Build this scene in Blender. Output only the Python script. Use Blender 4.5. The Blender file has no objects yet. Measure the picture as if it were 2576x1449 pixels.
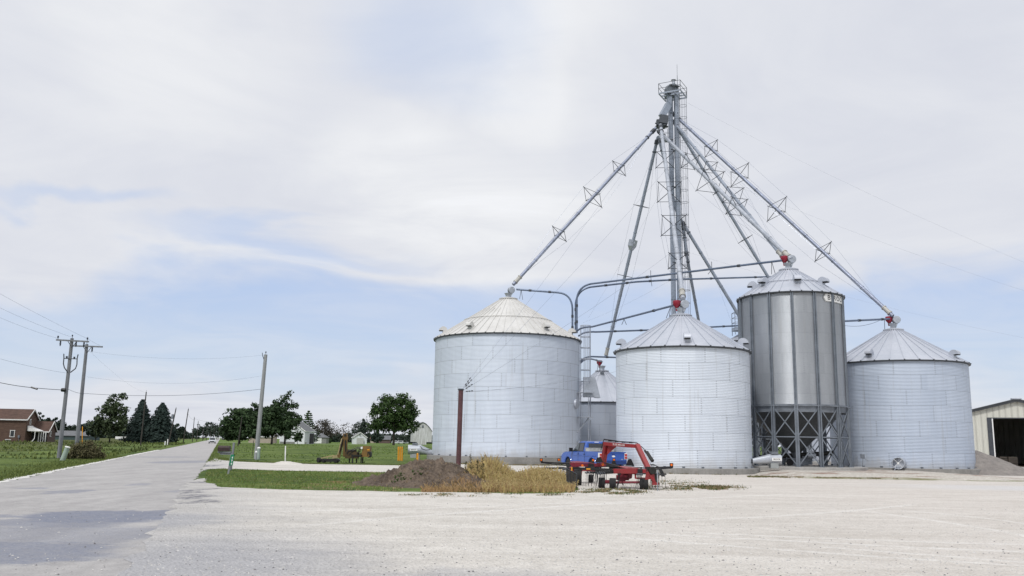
import bpy, bmesh, math, random
from mathutils import Vector, Matrix, noise
from mathutils.geometry import tessellate_polygon
rnd = random.Random(7)
R_ = math.radians
scene = bpy.context.scene
COL = scene.collection
V = Vector
# ------------------------------------------------------------------ survey: photograph measurements -> metres
F = 2200.0; PITCH = R_(10.0); ROLL = R_(0.94); CAM = V((0, 0, 1.8)); CX, CY = 1288.0, 724.5
_r0 = V((1, 0, 0)); _d = V((0, math.cos(PITCH), math.sin(PITCH))); _u0 = V((0, -math.sin(PITCH), math.cos(PITCH)))
_r = _r0 * math.cos(ROLL) + _u0 * math.sin(ROLL); _u = -_r0 * math.sin(ROLL) + _u0 * math.cos(ROLL)
def ray(px, py): return _d + _r * ((px - CX) / F) + _u * (-(py - CY) / F)
def P(px, py, Y):
    """survey point seen at (px,py) and standing Y metres ahead"""
    r = ray(px, py); return CAM + r * ((Y - CAM.y) / r.y)
def G(px, py, z=0.0):
    r = ray(px, py); return CAM + r * ((z - CAM.z) / r.z)
def proj(p):
    v = p - CAM; d = v.dot(_d); return (CX + F * v.dot(_r) / d, CY - F * v.dot(_u) / d)
def GY(px, Y, z=0.0):
    X = (px - CX) / F * Y
    for _ in range(8): X += (px - proj(V((X, Y, z)))[0]) * Y / F
    return V((X, Y, z))
def ZAT(x, y, py):
    z = 5.0
    for _ in range(30): z += (proj(V((x, y, z)))[1] - py) * y / F * 0.9
    return z
# ------------------------------------------------------------------ tagging
def tag(o, label=None, cat=None, group=None, kind=None):
    if label: o['label'] = label
    if cat: o['category'] = cat
    if group: o['group'] = group
    if kind: o['kind'] = kind
    return o
def empty(name, loc, label, cat, group=None, rz=0.0):
    o = bpy.data.objects.new(name, None); COL.objects.link(o)
    o.location = loc; o.rotation_euler = (0, 0, rz); o.empty_display_size = 0.3
    return tag(o, label, cat, group)
def kids(o): return [c for c in COL.objects if c.parent == o]
def copy_tree(o, parent=None):
    c = o.copy(); COL.objects.link(c); c.parent = parent
    for ch in kids(o): copy_tree(ch, c)
    return c
# ------------------------------------------------------------------ mesh builder
class MB:
    def __init__(s): s.v = []; s.f = []; s.mi = []
    def add(s, vs, fs, m=0):
        n = len(s.v); s.v += [tuple(x) for x in vs]
        s.f += [tuple(i + n for i in f) for f in fs]; s.mi += [m] * len(fs); return s
    def box(s, c, size, rot=None, m=0):
        c = V(c); a, b, d = [x / 2 for x in size]
        vs = [V((x, y, z)) for z in (-d, d) for y in (-b, b) for x in (-a, a)]
        if rot is not None: vs = [rot @ x for x in vs]
        return s.add([c + x for x in vs], [(0, 2, 3, 1), (4, 5, 7, 6), (0, 1, 5, 4), (2, 6, 7, 3), (0, 4, 6, 2), (1, 3, 7, 5)], m)
    def frame(s, p0, p1, up=V((0, 0, 1))):
        t = (V(p1) - V(p0)).normalized()
        if abs(t.dot(up)) > .99: up = V((0, 1, 0))
        x = t.cross(up).normalized(); return t, x, x.cross(t)
    def beam(s, p0, p1, w, h, w1=None, h1=None, up=V((0, 0, 1)), m=0):
        p0, p1 = V(p0), V(p1); t, x, y = s.frame(p0, p1, up); w1 = w1 or w; h1 = h1 or h
        vs = [p0 + x * a * w / 2 + y * b * h / 2 for a, b in ((-1, -1), (1, -1), (1, 1), (-1, 1))]
        vs += [p1 + x * a * w1 / 2 + y * b * h1 / 2 for a, b in ((-1, -1), (1, -1), (1, 1), (-1, 1))]
        return s.add(vs, [(0, 1, 2, 3), (7, 6, 5, 4), (0, 4, 5, 1), (1, 5, 6, 2), (2, 6, 7, 3), (3, 7, 4, 0)], m)
    def tube(s, pts, r, seg=8, r1=None, caps=True, m=0):
        pts = [V(p) for p in pts]; n = len(pts); vs = []; fs = []; r1 = r if r1 is None else r1
        px = None
        for i, p in enumerate(pts):
            t = (pts[min(i + 1, n - 1)] - pts[max(i - 1, 0)])
            if t.length < 1e-9: t = V((0, 0, 1))
            t.normalize()
            if px is None:
                up = V((0, 0, 1)) if abs(t.z) < .95 else V((0, 1, 0)); x = t.cross(up).normalized()
            else:
                x = (px - t * px.dot(t)); x = x.normalized() if x.length > 1e-6 else t.orthogonal().normalized()
            px = x; y = t.cross(x); rr = r + (r1 - r) * i / max(1, n - 1)
            vs += [p + (x * math.cos(2 * math.pi * k / seg) + y * math.sin(2 * math.pi * k / seg)) * rr for k in range(seg)]
        for i in range(n - 1):
            for k in range(seg):
                a = i * seg + k; b = i * seg + (k + 1) % seg; fs.append((a, b, b + seg, a + seg))
        if caps: fs.append(tuple(range(seg))[::-1]); fs.append(tuple((n - 1) * seg + k for k in range(seg)))
        return s.add(vs, fs, m)
    def lathe(s, prof, c=(0, 0, 0), seg=32, axis=None, caps=True, m=0):
        """profile of (r, z) turned round an axis through c"""
        c = V(c); ax = V(axis).normalized() if axis is not None else V((0, 0, 1))
        x = ax.orthogonal().normalized() if axis is not None else V((1, 0, 0)); y = ax.cross(x)
        vs = []; fs = []; n = len(prof)
        for r, z in prof:
            vs += [c + ax * z + (x * math.cos(2 * math.pi * k / seg) + y * math.sin(2 * math.pi * k / seg)) * r for k in range(seg)]
        for i in range(n - 1):
            for k in range(seg):
                a = i * seg + k; b = i * seg + (k + 1) % seg; fs.append((a, b, b + seg, a + seg))
        if caps:
            if prof[0][0] > 1e-4: fs.append(tuple(range(seg))[::-1])
            if prof[-1][0] > 1e-4: fs.append(tuple((n - 1) * seg + k for k in range(seg)))
        return s.add(vs, fs, m)
    def prism(s, poly, ext, m=0):
        """closed 3-D polygon pushed along ext"""
        n = len(poly); e = V(ext); a = [V(p) for p in poly]
        return s.add(a + [p + e for p in a], [tuple(range(n))[::-1], tuple(range(n, 2 * n))] + [(i, (i + 1) % n, (i + 1) % n + n, i + n) for i in range(n)], m)
    def quad(s, a, b, c, d, m=0): return s.add([a, b, c, d], [(0, 1, 2, 3)], m)
    def build(s, name, mat, parent=None, smooth=None, fixn=False, loc=None):
        me = bpy.data.meshes.new(name); me.from_pydata(s.v, [], s.f)
        mats = mat if isinstance(mat, (list, tuple)) else [mat]
        for k in mats: me.materials.append(k)
        if len(mats) > 1: me.polygons.foreach_set('material_index', s.mi)
        if fixn:
            bm = bmesh.new(); bm.from_mesh(me); bmesh.ops.recalc_face_normals(bm, faces=bm.faces); bm.to_mesh(me); bm.free()
        if smooth is not None:
            me.polygons.foreach_set('use_smooth', [True] * len(me.polygons))
            if smooth < 180: me.set_sharp_from_angle(angle=R_(smooth))
        me.update()
        o = bpy.data.objects.new(name, me); COL.objects.link(o)
        if parent: o.parent = parent
        if loc is not None: o.location = loc
        return o
def sag(a, b, drop, n=14):
    return [V(a).lerp(V(b), i / n) - V((0, 0, drop * 4 * (i / n) * (1 - i / n))) for i in range(n + 1)]
def arc(a, b, c, n=8):
    """quadratic bend from a to c round b"""
    a, b, c = V(a), V(b), V(c); return [a.lerp(b, i / n).lerp(b.lerp(c, i / n), i / n) for i in range(n + 1)]
def text_mesh(body, size, depth=0.0):
    cu = bpy.data.curves.new('lettering', 'FONT'); cu.body = body; cu.size = size; cu.align_x = 'CENTER'; cu.align_y = 'CENTER'
    cu.extrude = depth; cu.resolution_u = 3; cu.space_character = 1.15; cu.offset = size * .015
    o = bpy.data.objects.new('lettering', cu); COL.objects.link(o)
    me = bpy.data.meshes.new_from_object(o.evaluated_get(bpy.context.evaluated_depsgraph_get()))
    vs = [v.co.copy() for v in me.vertices]; fs = [tuple(p.vertices) for p in me.polygons]
    bpy.data.objects.remove(o); bpy.data.curves.remove(cu); bpy.data.meshes.remove(me); return vs, fs
# ------------------------------------------------------------------ shader helper
class N:
    def __init__(s, tree): s.t = tree; s.n = tree.nodes; s.l = tree.links
    def node(s, typ, **kw):
        n = s.n.new(typ)
        for k, v in kw.items(): setattr(n, k, v)
        return n
    def put(s, sock, v):
        if isinstance(v, bpy.types.NodeSocket): s.l.new(v, sock)
        elif v is not None: sock.default_value = v
    def math(s, op, a, b=None, c=None, clamp=False):
        n = s.node('ShaderNodeMath', operation=op); n.use_clamp = clamp
        for i, v in enumerate((a, b, c)):
            if v is not None: s.put(n.inputs[i], v)
        return n.outputs[0]
    def noise(s, vec, scale, detail=4, rough=.55, dist=0.0):
        n = s.node('ShaderNodeTexNoise'); s.put(n.inputs['Vector'], vec)
        n.inputs['Scale'].default_value = scale; n.inputs['Detail'].default_value = detail
        n.inputs['Roughness'].default_value = rough; n.inputs['Distortion'].default_value = dist; return n.outputs[0]
    def ramp(s, fac, lo, hi, a=0.0, b=1.0, smooth=True):
        n = s.node('ShaderNodeMapRange'); n.interpolation_type = 'SMOOTHSTEP' if smooth else 'LINEAR'; n.clamp = True
        s.put(n.inputs[0], fac); s.put(n.inputs[1], lo); s.put(n.inputs[2], hi); s.put(n.inputs[3], a); s.put(n.inputs[4], b); return n.outputs[0]
    def mix(s, fac, a, b, blend='MIX'):
        n = s.node('ShaderNodeMix', data_type='RGBA', blend_type=blend); s.put(n.inputs[0], fac)
        for i, v in ((6, a), (7, b)):
            s.put(n.inputs[i], v if isinstance(v, bpy.types.NodeSocket) else (*v[:3], 1)) 
        return n.outputs[2]
    def scale(s, vec, sc):
        n = s.node('ShaderNodeVectorMath', operation='MULTIPLY'); s.put(n.inputs[0], vec); n.inputs[1].default_value = sc; return n.outputs[0]
    def xyz(s, vec):
        n = s.node('ShaderNodeSeparateXYZ'); s.put(n.inputs[0], vec); return n.outputs
    def bump(s, h, dist, strength=1.0):
        n = s.node('ShaderNodeBump'); s.put(n.inputs['Height'], h); n.inputs['Distance'].default_value = dist; n.inputs['Strength'].default_value = strength; return n.outputs[0]
    def ellipse(s, X, Y, cx, cy, rx, ry, k0=1.2, k1=.6):
        a = s.math('DIVIDE', s.math('SUBTRACT', X, cx), rx); b = s.math('DIVIDE', s.math('SUBTRACT', Y, cy), ry)
        q = s.math('SQRT', s.math('ADD', s.math('MULTIPLY', a, a), s.math('MULTIPLY', b, b)))
        return s.ramp(q, k1, k0, 1.0, 0.0)
def newmat(name):
    m = bpy.data.materials.new(name); m.use_nodes = True; t = m.node_tree; t.nodes.clear(); n = N(t)
    out = n.node('ShaderNodeOutputMaterial'); b = n.node('ShaderNodeBsdfPrincipled'); n.l.new(b.outputs[0], out.inputs[0])
    return m, n, b
def mat(name, col, rough=.6, metal=0.0, var=.25, scale=3.0, bump=0.0, bscale=None, spec=None, col2=None, sx=(1, 1, 1), coat=0.0):
    """one painted, rusty, wooden or mineral surface: base colour broken by noise of its own"""
    m, n, b = newmat(name); tc = n.node('ShaderNodeTexCoord').outputs['Object']; v = n.scale(tc, sx)
    f = n.noise(v, scale, 5); g = n.noise(v, scale * 7, 3)
    f2 = n.ramp(n.math('ADD', n.math('MULTIPLY', f, .65), n.math('MULTIPLY', g, .35)), .3, .7)
    c2 = col2 if col2 else tuple(x * (1 - var) for x in col); c1 = col if col2 else tuple(min(1, x * (1 + var * .5)) for x in col)
    n.put(b.inputs['Base Color'], n.mix(f2, c1, c2))
    n.put(b.inputs['Roughness'], n.ramp(g, .3, .7, max(0.02, rough - .08), min(1, rough + .08)))
    b.inputs['Metallic'].default_value = metal
    if spec is not None: b.inputs['Specular IOR Level'].default_value = spec
    if coat: b.inputs['Coat Weight'].default_value = coat; b.inputs['Coat Roughness'].default_value = .08
    if bump: n.put(b.inputs['Normal'], n.bump(n.noise(v, bscale or scale * 6, 5), bump))
    return m
M = {}
M['galv'] = mat('galvanised steel', (.46, .49, .54), .42, .55, .22, 1.2)
M['galv_pipe'] = mat('galvanised pipe', (.27, .30, .39), .5, .4, .3, 1.5)
M['galv_light'] = mat('light galvanised pipe', (.43, .46, .52), .5, .35, .25, 1.5)
M['galv_dark'] = mat('weathered galvanised', (.2, .22, .25), .5, .4, .35, 2.0)
M['roof_white'] = mat('pale roof steel', (.66, .65, .63), .45, .3, .16, .8, col2=(.55, .54, .52))
M['roof_galv'] = mat('galvanised roof', (.52, .54, .6), .42, .4, .14, .9, col2=(.44, .47, .53))
M['leg_steel'] = mat('leg casing steel', (.33, .37, .44), .45, .45, .25, .7)
M['black'] = mat('black paint', (.012, .012, .014), .45, 0, .4, 6)
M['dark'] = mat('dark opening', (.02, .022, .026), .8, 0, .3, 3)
M['rubber'] = mat('rubber', (.018, .018, .019), .85, 0, .5, 14, .004)
M['concrete'] = mat('concrete', (.30, .29, .275), .9, 0, .3, 1.1, .01, 9, col2=(.2, .195, .185))
M['pad'] = mat('concrete pad', (.36, .35, .335), .9, 0, .25, 1.0, .01, 9)
M['red'] = mat('red paint', (.30, .010, .018), .46, 0, .3, 3, col2=(.20, .028, .026), coat=.15)
M['red_dull'] = mat('faded red paint', (.20, .014, .03), .55, 0, .45, 3)
M['cyclone'] = mat('red cyclone paint', (.26, .01, .03), .4, 0, .25, 3)
M['white'] = mat('white paint', (.78, .78, .77), .55, 0, .1, 2)
M['white_wall'] = mat('white siding', (.72, .74, .77), .6, 0, .08, .6, sx=(1, 1, 8))
M['yellow'] = mat('yellow paint', (.75, .33, .015), .5, 0, .18, 4)
M['orange'] = mat('amber lens', (.85, .17, .01), .25, 0, .1, 6)
M['lens'] = mat('red lens', (.45, .01, .015), .2, 0, .2, 6, coat=.5)
M['rust_post'] = mat('rusty brown post', (.15, .07, .075), .8, .1, .45, 2.2, .004, 30, col2=(.08, .04, .045))
M['wood_pole'] = mat('weathered wood', (.25, .26, .285), .9, 0, .4, 2.0, .01, 20, col2=(.13, .135, .15), sx=(4, 4, .3))
M['wood_light'] = mat('silver grey wood', (.36, .37, .38), .9, 0, .35, 2.0, .01, 20, col2=(.2, .21, .215), sx=(4, 4, .3))
M['wood_dark'] = mat('dark wood', (.05, .045, .04), .9, 0, .4, 2.0, sx=(4, 4, .3))
M['wire'] = mat('wire', (.2, .23, .3), .5, .4, .2, 1)
M['wire_dark'] = mat('dark cable', (.03, .04, .06), .6, 0, .2, 1)
M['cable'] = mat('steel guy strand', (.24, .27, .33), .4, .6, .2, 1)
M['strut'] = mat('dark truss steel', (.065, .072, .085), .5, .3, .3, 2)
M['glass'] = mat('window glass', (.02, .025, .032), .06, 0, .3, 1, spec=.8)
M['glass_pale'] = mat('side glass', (.05, .065, .075), .08, 0, .3, 1, spec=.8)
M['chrome'] = mat('chrome', (.7, .7, .7), .2, .9, .1, 3)
M['truck'] = mat('blue car paint', (.010, .075, .37), .36, .0, .05, .5, coat=.6)
M['truck_dark'] = mat('blue shade trim', (.01, .04, .18), .4, .1, .2, 2)
M['alu'] = mat('aluminium tread', (.6, .6, .58), .4, .5, .2, 5)
M['ochre'] = mat('ochre machine paint', (.16, .09, .02), .6, 0, .4, 3, col2=(.10, .055, .012))
M['ochre_pale'] = mat('pale tan paint', (.36, .3, .15), .55, 0, .3, 3)
M['grease'] = mat('greasy black steel', (.02, .02, .018), .6, .2, .5, 6)
M['green_sign'] = mat('green sign', (.005, .19, .085), .45, 0, .15, 4)
M['brown_box'] = mat('brown painted box', (.035, .016, .017), .6, 0, .5, 9)
M['pedestal'] = mat('pale green pedestal', (.34, .42, .37), .7, 0, .18, 3)
M['brick'] = mat('brown brick', (.135, .085, .062), .9, 0, .4, 1.1, col2=(.07, .04, .03), sx=(1, 1, 4))
M['brick2'] = mat('grey brown brick', (.13, .09, .08), .9, 0, .35, 1.1, sx=(1, 1, 4))
M['shingle'] = mat('brown shingles', (.088, .05, .038), .9, 0, .35, 1.0, sx=(1, 1, 3))
M['shingle_grey'] = mat('grey shingles', (.14, .145, .155), .9, 0, .3, 1.0, sx=(1, 1, 3))
M['roof_dark'] = mat('dark roof edge', (.055, .06, .068), .5, .2, .25, 1)
M['block'] = mat('grey block wall', (.24, .245, .23), .9, 0, .3, 1.4)
M['barn'] = mat('flaking white boards', (.66, .67, .69), .85, 0, .5, .5, col2=(.34, .335, .33), sx=(6, 6, .5))
M['metal_green'] = mat('grey green metal wall', (.055, .085, .085), .6, .1, .25, .7, sx=(3, 3, .3))
M['gravelpile'] = mat('grey gravel heap', (.27, .245, .225), .95, 0, .35, 2.2, .05, 18, col2=(.17, .155, .145))
M['bark'] = mat('bark', (.04, .033, .027), .95, 0, .4, 3, .02, 14)
M['tan_wall'] = mat('tan siding', (.42, .36, .30), .8, 0, .1, 1)
# cream ribbed sheeting of the shed
m, n, b = newmat('cream ribbed sheet'); tc = n.node('ShaderNodeTexCoord').outputs['Object']; x = n.xyz(tc)
w = n.math('FRACT', n.math('MULTIPLY', x[0], 1 / .62)); rib = n.ramp(n.math('ABSOLUTE', n.math('SUBTRACT', w, .5)), .36, .46)
w2 = n.math('FRACT', n.math('MULTIPLY', x[0], 1 / .155)); rib2 = n.ramp(n.math('ABSOLUTE', n.math('SUBTRACT', w2, .5)), .3, .45)
dirt = n.noise(n.scale(tc, (2, 2, .3)), 1.2, 5)
n.put(b.inputs['Base Color'], n.mix(dirt, (.66, .655, .59), (.56, .555, .49))); b.inputs['Roughness'].default_value = .5
n.put(b.inputs['Normal'], n.bump(n.math('ADD', rib, n.math('MULTIPLY', rib2, .3)), .06)); M['cream'] = m
def bin_wall_mat(name, R, z0, ringh, nsheets, c1, c2, metal, rough, seam=1.0, pv=.2):
    """rolled sheets: every sheet its own tone, lapped seams dark with dirt, staggered ring by ring"""
    m, n, b = newmat(name); tc = n.node('ShaderNodeTexCoord').outputs['Object']; x, y, z = n.xyz(tc)
    zr = n.math('DIVIDE', n.math('SUBTRACT', z, z0), ringh); ring = n.math('FLOOR', zr); fz = n.math('FRACT', zr)
    a = n.math('DIVIDE', n.math('ADD', n.math('ARCTAN2', x, y), math.pi), 2 * math.pi)
    sa = n.math('ADD', n.math('MULTIPLY', a, nsheets), n.math('MULTIPLY', ring, .37)); sh = n.math('FLOOR', sa); fa = n.math('FRACT', sa)
    wn = n.node('ShaderNodeTexWhiteNoise', noise_dimensions='2D'); cb = n.node('ShaderNodeCombineXYZ'); n.put(cb.inputs[0], sh); n.put(cb.inputs[1], ring); n.put(wn.inputs['Vector'], cb.outputs[0])
    wid = 2 * math.pi * R / nsheets
    vs = n.ramp(n.math('ABSOLUTE', n.math('SUBTRACT', fa, .5)), .5 - .07 / wid, .5 - .02 / wid)
    hs = n.ramp(n.math('ABSOLUTE', n.math('SUBTRACT', fz, .5)), .5 - .04 / ringh, .5 - .012 / ringh)
    bolt = n.ramp(n.math('ABSOLUTE', n.math('SUBTRACT', n.math('FRACT', n.math('MULTIPLY', z, 7.0)), .5)), .2, .3)
    st = n.noise(n.scale(tc, (1, 1, .15)), 1.6, 5); sp = n.noise(tc, 11, 3)
    tone = n.math('ADD', n.math('ADD', n.math('MULTIPLY', wn.outputs[0], pv), n.math('MULTIPLY', st, .5)), n.math('MULTIPLY', sp, .25))
    c = n.mix(n.ramp(tone, .25, .8), c1, c2)
    seamf = n.math('MAXIMUM', n.math('MULTIPLY', n.math('MULTIPLY', vs, bolt), .42 * seam), n.math('MULTIPLY', hs, .28 * seam))
    spl = n.math('MULTIPLY', n.ramp(n.math('ADD', n.math('SUBTRACT', z, z0), n.math('MULTIPLY', n.noise(n.scale(tc, (1, 1, .3)), 2.2, 5), -1.3)), -.75, .15, 1, 0), .4); c = n.mix(spl, c, (.36, .33, .29))
    drip = n.math('MULTIPLY', n.ramp(n.noise(n.scale(tc, (3, 3, .12)), 1.5, 4), .58, .70), .22); c = n.mix(drip, c, (.30, .29, .27))
    n.put(b.inputs['Base Color'], n.mix(seamf, c, (.12, .13, .15))); b.inputs['Metallic'].default_value = metal
    n.put(b.inputs['Roughness'], n.ramp(tone, .2, .8, rough - .06, rough + .08)); return m
# ------------------------------------------------------------------ camera, sky, sun
cam = bpy.data.cameras.new('camera'); co = bpy.data.objects.new('camera', cam); COL.objects.link(co); scene.camera = co
co.matrix_world = Matrix(((_r.x, _u.x, -_d.x, CAM.x), (_r.y, _u.y, -_d.y, CAM.y), (_r.z, _u.z, -_d.z, CAM.z), (0, 0, 0, 1)))
cam.sensor_width = 36; cam.lens = 36 * F / 2576; cam.clip_end = 9000; cam.clip_start = .1
scene.view_settings.view_transform = 'Standard'; scene.view_settings.look = 'None'; scene.view_settings.exposure = 0; scene.view_settings.gamma = 1
SUN_EL, SUN_AZ = R_(52), R_(205)     # azimuth clockwise from the view axis: high behind the left shoulder
W = bpy.data.worlds.new('World'); scene.world = W; W.use_nodes = True; W.node_tree.nodes.clear(); n = N(W.node_tree)
out = n.node('ShaderNodeOutputWorld'); vec = n.node('ShaderNodeTexCoord').outputs['Generated']
x, y, z = n.xyz(vec)
az = n.math('ARCTAN2', x, y); el = n.math('ARCSINE', z)
s = n.math('ADD', n.math('MULTIPLY', n.math('TANGENT', n.math('MAXIMUM', n.math('MINIMUM', az, 1.3), -1.3)), 2200), 1288.0)
t = n.math('SUBTRACT', 1112.0, n.math('MULTIPLY', el, 2255))
zz = n.math('ADD', n.math('MAXIMUM', z, 0.0), .10); cb = n.node('ShaderNodeCombineXYZ')
n.put(cb.inputs[0], n.math('DIVIDE', x, zz)); n.put(cb.inputs[1], n.math('DIVIDE', y, zz)); n.put(cb.inputs[2], n.math('MULTIPLY', z, 2.0)); pl = cb.outputs[0]
n1 = n.noise(n.scale(pl, (.8, 1.0, 1)), .55, 6, .6, .4); n2 = n.noise(n.scale(pl, (.9, 1.0, 1)), 1.25, 6, .58, .9); n3 = n.noise(vec, 5.5, 4, .55, .3)
n4 = n.noise(n.scale(vec, (1, 1, 2.4)), 3.8, 5, .5, .5)
nn = n.math('ADD', n.math('MULTIPLY', n1, .35), n.math('MULTIPLY', n2, .65))
wob = n.math('MULTIPLY', n.math('SUBTRACT', n4, .5), 420.0)
t2 = n.math('ADD', t, wob)
low = n.math('MULTIPLY', n.ramp(t2, 680, 790), n.ramp(t2, 930, 1060, 1, 0))
fr = n.ramp(n4, .36, .60)
low = n.math('MULTIPLY', low, .92)
sw = n.math('ADD', s, n.math('MULTIPLY', n.math('SUBTRACT', n3, .5), 500.0)); tw = n.math('ADD', t, n.math('MULTIPLY', n.math('SUBTRACT', n4, .5), 330.0))
E = lambda cx, cy, rx, ry, k: n.math('MULTIPLY', n.ellipse(sw, tw, cx, cy, rx, ry, 1.3, .2), k)
blue = low
for q in ((1060, 60, 330, 200, .5), (150, 572, 260, 24, .5), (660, 650, 380, 42, .65), (730, 690, 150, 40, .4)): blue = n.math('MAXIMUM', blue, E(*q))
ds = n.math('MULTIPLY', blue, n.ramp(nn, .34, .62, 1.0, .7))
cov = n.math('SUBTRACT', 1.0, ds, clamp=True)
bright = n.math('MAXIMUM', n.math('MAXIMUM', E(1130, 470, 420, 190, 1.0), E(1330, 190, 260, 330, .75)), n.math('MAXIMUM', E(330, 200, 330, 260, .45), E(900, 690, 560, 60, .6)))
bright = n.math('MULTIPLY', bright, n.ramp(n2, .3, .6, .55, 1.0))
grey = n.math('MAXIMUM', E(2300, 260, 500, 420, .8), n.math('MAXIMUM', E(450, 60, 420, 160, .5), E(1480, 240, 90, 180, .5)))
k = n.math('ADD', .75, n.math('MULTIPLY', bright, .14)); k = n.math('SUBTRACT', k, n.math('MULTIPLY', grey, .035))
k = n.math('ADD', k, n.math('MULTIPLY', n.math('SUBTRACT', nn, .48), .32))
k = n.math('MULTIPLY', k, n.ramp(el, R_(31), R_(75), 1.0, 1.5))
tint = n.mix(n.ramp(k, .64, .88), (.95, .99, 1.115), (.99, 1.005, 1.04))
cloud = n.node('ShaderNodeVectorMath', operation='SCALE'); n.put(cloud.inputs[0], tint); n.put(cloud.inputs['Scale'], k)
veil = n.mix(n.ramp(t, 700, 1000), (.50, .635, .91), (.61, .73, .90))
sky = n.node('ShaderNodeTexSky', sky_type='NISHITA'); sky.sun_disc = False; sky.sun_elevation = SUN_EL; sky.sun_rotation = SUN_AZ; sky.dust_density = 2.0; sky.ozone_density = 1.5
b1 = n.node('ShaderNodeBackground'); n.put(b1.inputs[0], sky.outputs[0]); b1.inputs[1].default_value = .1
b2 = n.node('ShaderNodeBackground'); n.put(b2.inputs[0], veil); b3 = n.node('ShaderNodeBackground'); n.put(b3.inputs[0], cloud.outputs[0])
mx = n.node('ShaderNodeMixShader'); mx.inputs[0].default_value = .85; n.l.new(b1.outputs[0], mx.inputs[1]); n.l.new(b2.outputs[0], mx.inputs[2])
mx2 = n.node('ShaderNodeMixShader'); n.put(mx2.inputs[0], cov); n.l.new(mx.outputs[0], mx2.inputs[1]); n.l.new(b3.outputs[0], mx2.inputs[2])
n.l.new(mx2.outputs[0], out.inputs[0])
sl = bpy.data.lights.new('sun', 'SUN'); sl.energy = 2.15; sl.angle = R_(8); sl.color = (1, .975, .94)
so = bpy.data.objects.new('sun', sl); COL.objects.link(so)
sd = V((math.sin(SUN_AZ) * math.cos(SUN_EL), math.cos(SUN_AZ) * math.cos(SUN_EL), math.sin(SUN_EL)))
so.rotation_euler = (-sd).to_track_quat('-Z', 'Y').to_euler(); so.location = sd * 200
# ------------------------------------------------------------------ ground materials (world metres)
def ground_mat(name): 
    m, n, b = newmat(name); g = n.node('ShaderNodeNewGeometry').outputs['Position']; return m, n, b, g
m, n, b, g = ground_mat('rough grass'); x, y, z = n.xyz(g)
f0 = n.noise(g, .012, 4); f1 = n.noise(g, .11, 5); f2 = n.math('ADD', n.math('MULTIPLY', n.noise(g, 1.3, 4, .6), .6), n.math('MULTIPLY', n.noise(g, .42, 5, .7), .4)); f3 = n.noise(g, 9, 3, .6)
tone = n.math('ADD', n.math('ADD', n.math('MULTIPLY', f1, .45), n.math('MULTIPLY', f2, .4)), n.math('MULTIPLY', f3, .3))
lawn = n.mix(n.ramp(tone, .42, .70), (.020, .046, .011), (.15, .20, .052))
weed = n.mix(n.ramp(tone, .44, .68), (.018, .030, .010), (.12, .13, .045))
# left of the road: a rough crop strip; right of it: mown lawn
rx = n.math('ADD', x, n.math('MULTIPLY', y, .325)); left = n.ramp(n.math('ADD', rx, n.math('MULTIPLY', f1, 6.0)), -14, -24)
far = n.ramp(y, 75, 100); side = n.math('MULTIPLY', left, far)
col = n.mix(n.math('MULTIPLY', side, n.ramp(f0, .3, .55)), lawn, weed)
dry = n.math('MULTIPLY', n.ramp(n.noise(g, .5, 5, .65), .52, .64), n.ellipse(x, y, -6.5, 37.6, 7.0, 3.2, 1.1, .3))
col = n.mix(dry, col, n.mix(f3, (.26, .17, .075), (.14, .085, .04)))
fld = n.math('MULTIPLY', n.ramp(y, 240, 330), n.math('SUBTRACT', 1.0, left)); col = n.mix(n.math('MULTIPLY', fld, .7), col, n.mix(f2, (.13, .19, .045), (.09, .15, .035)))
n.put(b.inputs['Base Color'], col); b.inputs['Roughness'].default_value = .95; b.inputs['Specular IOR Level'].default_value = .15
n.put(b.inputs['Normal'], n.bump(n.math('ADD', f2, f3), .12)); M['grass'] = m

def stones(n, g):
    vo = n.node('ShaderNodeTexVoronoi'); n.put(vo.inputs['Vector'], g); vo.inputs['Scale'].default_value = 17
    vo2 = n.node('ShaderNodeTexVoronoi'); n.put(vo2.inputs['Vector'], g); vo2.inputs['Scale'].default_value = 46
    return vo, vo2
m, n, b, g = ground_mat('crushed limestone'); x, y, z = n.xyz(g)
v1, v2 = stones(n, g); f0 = n.noise(g, .07, 4, .6); f1 = n.noise(n.scale(g, (.45, 1.6, 1)), .5, 6, .62, .5); f2 = n.noise(g, 3.2, 5, .65); f3 = n.noise(g, 28, 3, .7)
tone = n.math('ADD', n.math('ADD', n.math('MULTIPLY', f1, .45), n.math('MULTIPLY', f2, .35)), n.math('MULTIPLY', f3, .3))
warm = n.ramp(n.math('ADD', x, n.math('MULTIPLY', n.math('SUBTRACT', f0, .5), 22.0)), -4, 16)
c = n.mix(warm, n.mix(n.ramp(tone, .36, .74), (.53, .50, .455), (.745, .715, .67)), n.mix(n.ramp(tone, .36, .74), (.54, .495, .45), (.73, .69, .65)))
# wheel tracks worn pale into the yard
def track(ax, ay, bx, by, w, curve=0.0):
    dx, dy = bx - ax, by - ay; L = math.hypot(dx, dy); nx, ny = -dy / L, dx / L
    al = n.math('DIVIDE', n.math('ADD', n.math('MULTIPLY', n.math('SUBTRACT', x, ax), dx / L), n.math('MULTIPLY', n.math('SUBTRACT', y, ay), dy / L)), L)
    dd = n.math('ADD', n.math('MULTIPLY', n.math('SUBTRACT', x, ax), nx), n.math('MULTIPLY', n.math('SUBTRACT', y, ay), ny))
    dd = n.math('ADD', dd, n.math('MULTIPLY', n.math('MULTIPLY', al, n.math('SUBTRACT', 1.0, al)), curve * 4))
    dd = n.math('ADD', dd, n.math('MULTIPLY', n.math('SUBTRACT', f0, .5), 1.0))
    return n.math('MULTIPLY', n.ramp(n.math('ABSOLUTE', dd), w * .35, w, 1, 0), n.math('MULTIPLY', n.ramp(al, -.05, .1), n.ramp(al, .9, 1.05, 1, 0)))
tr = None
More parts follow.
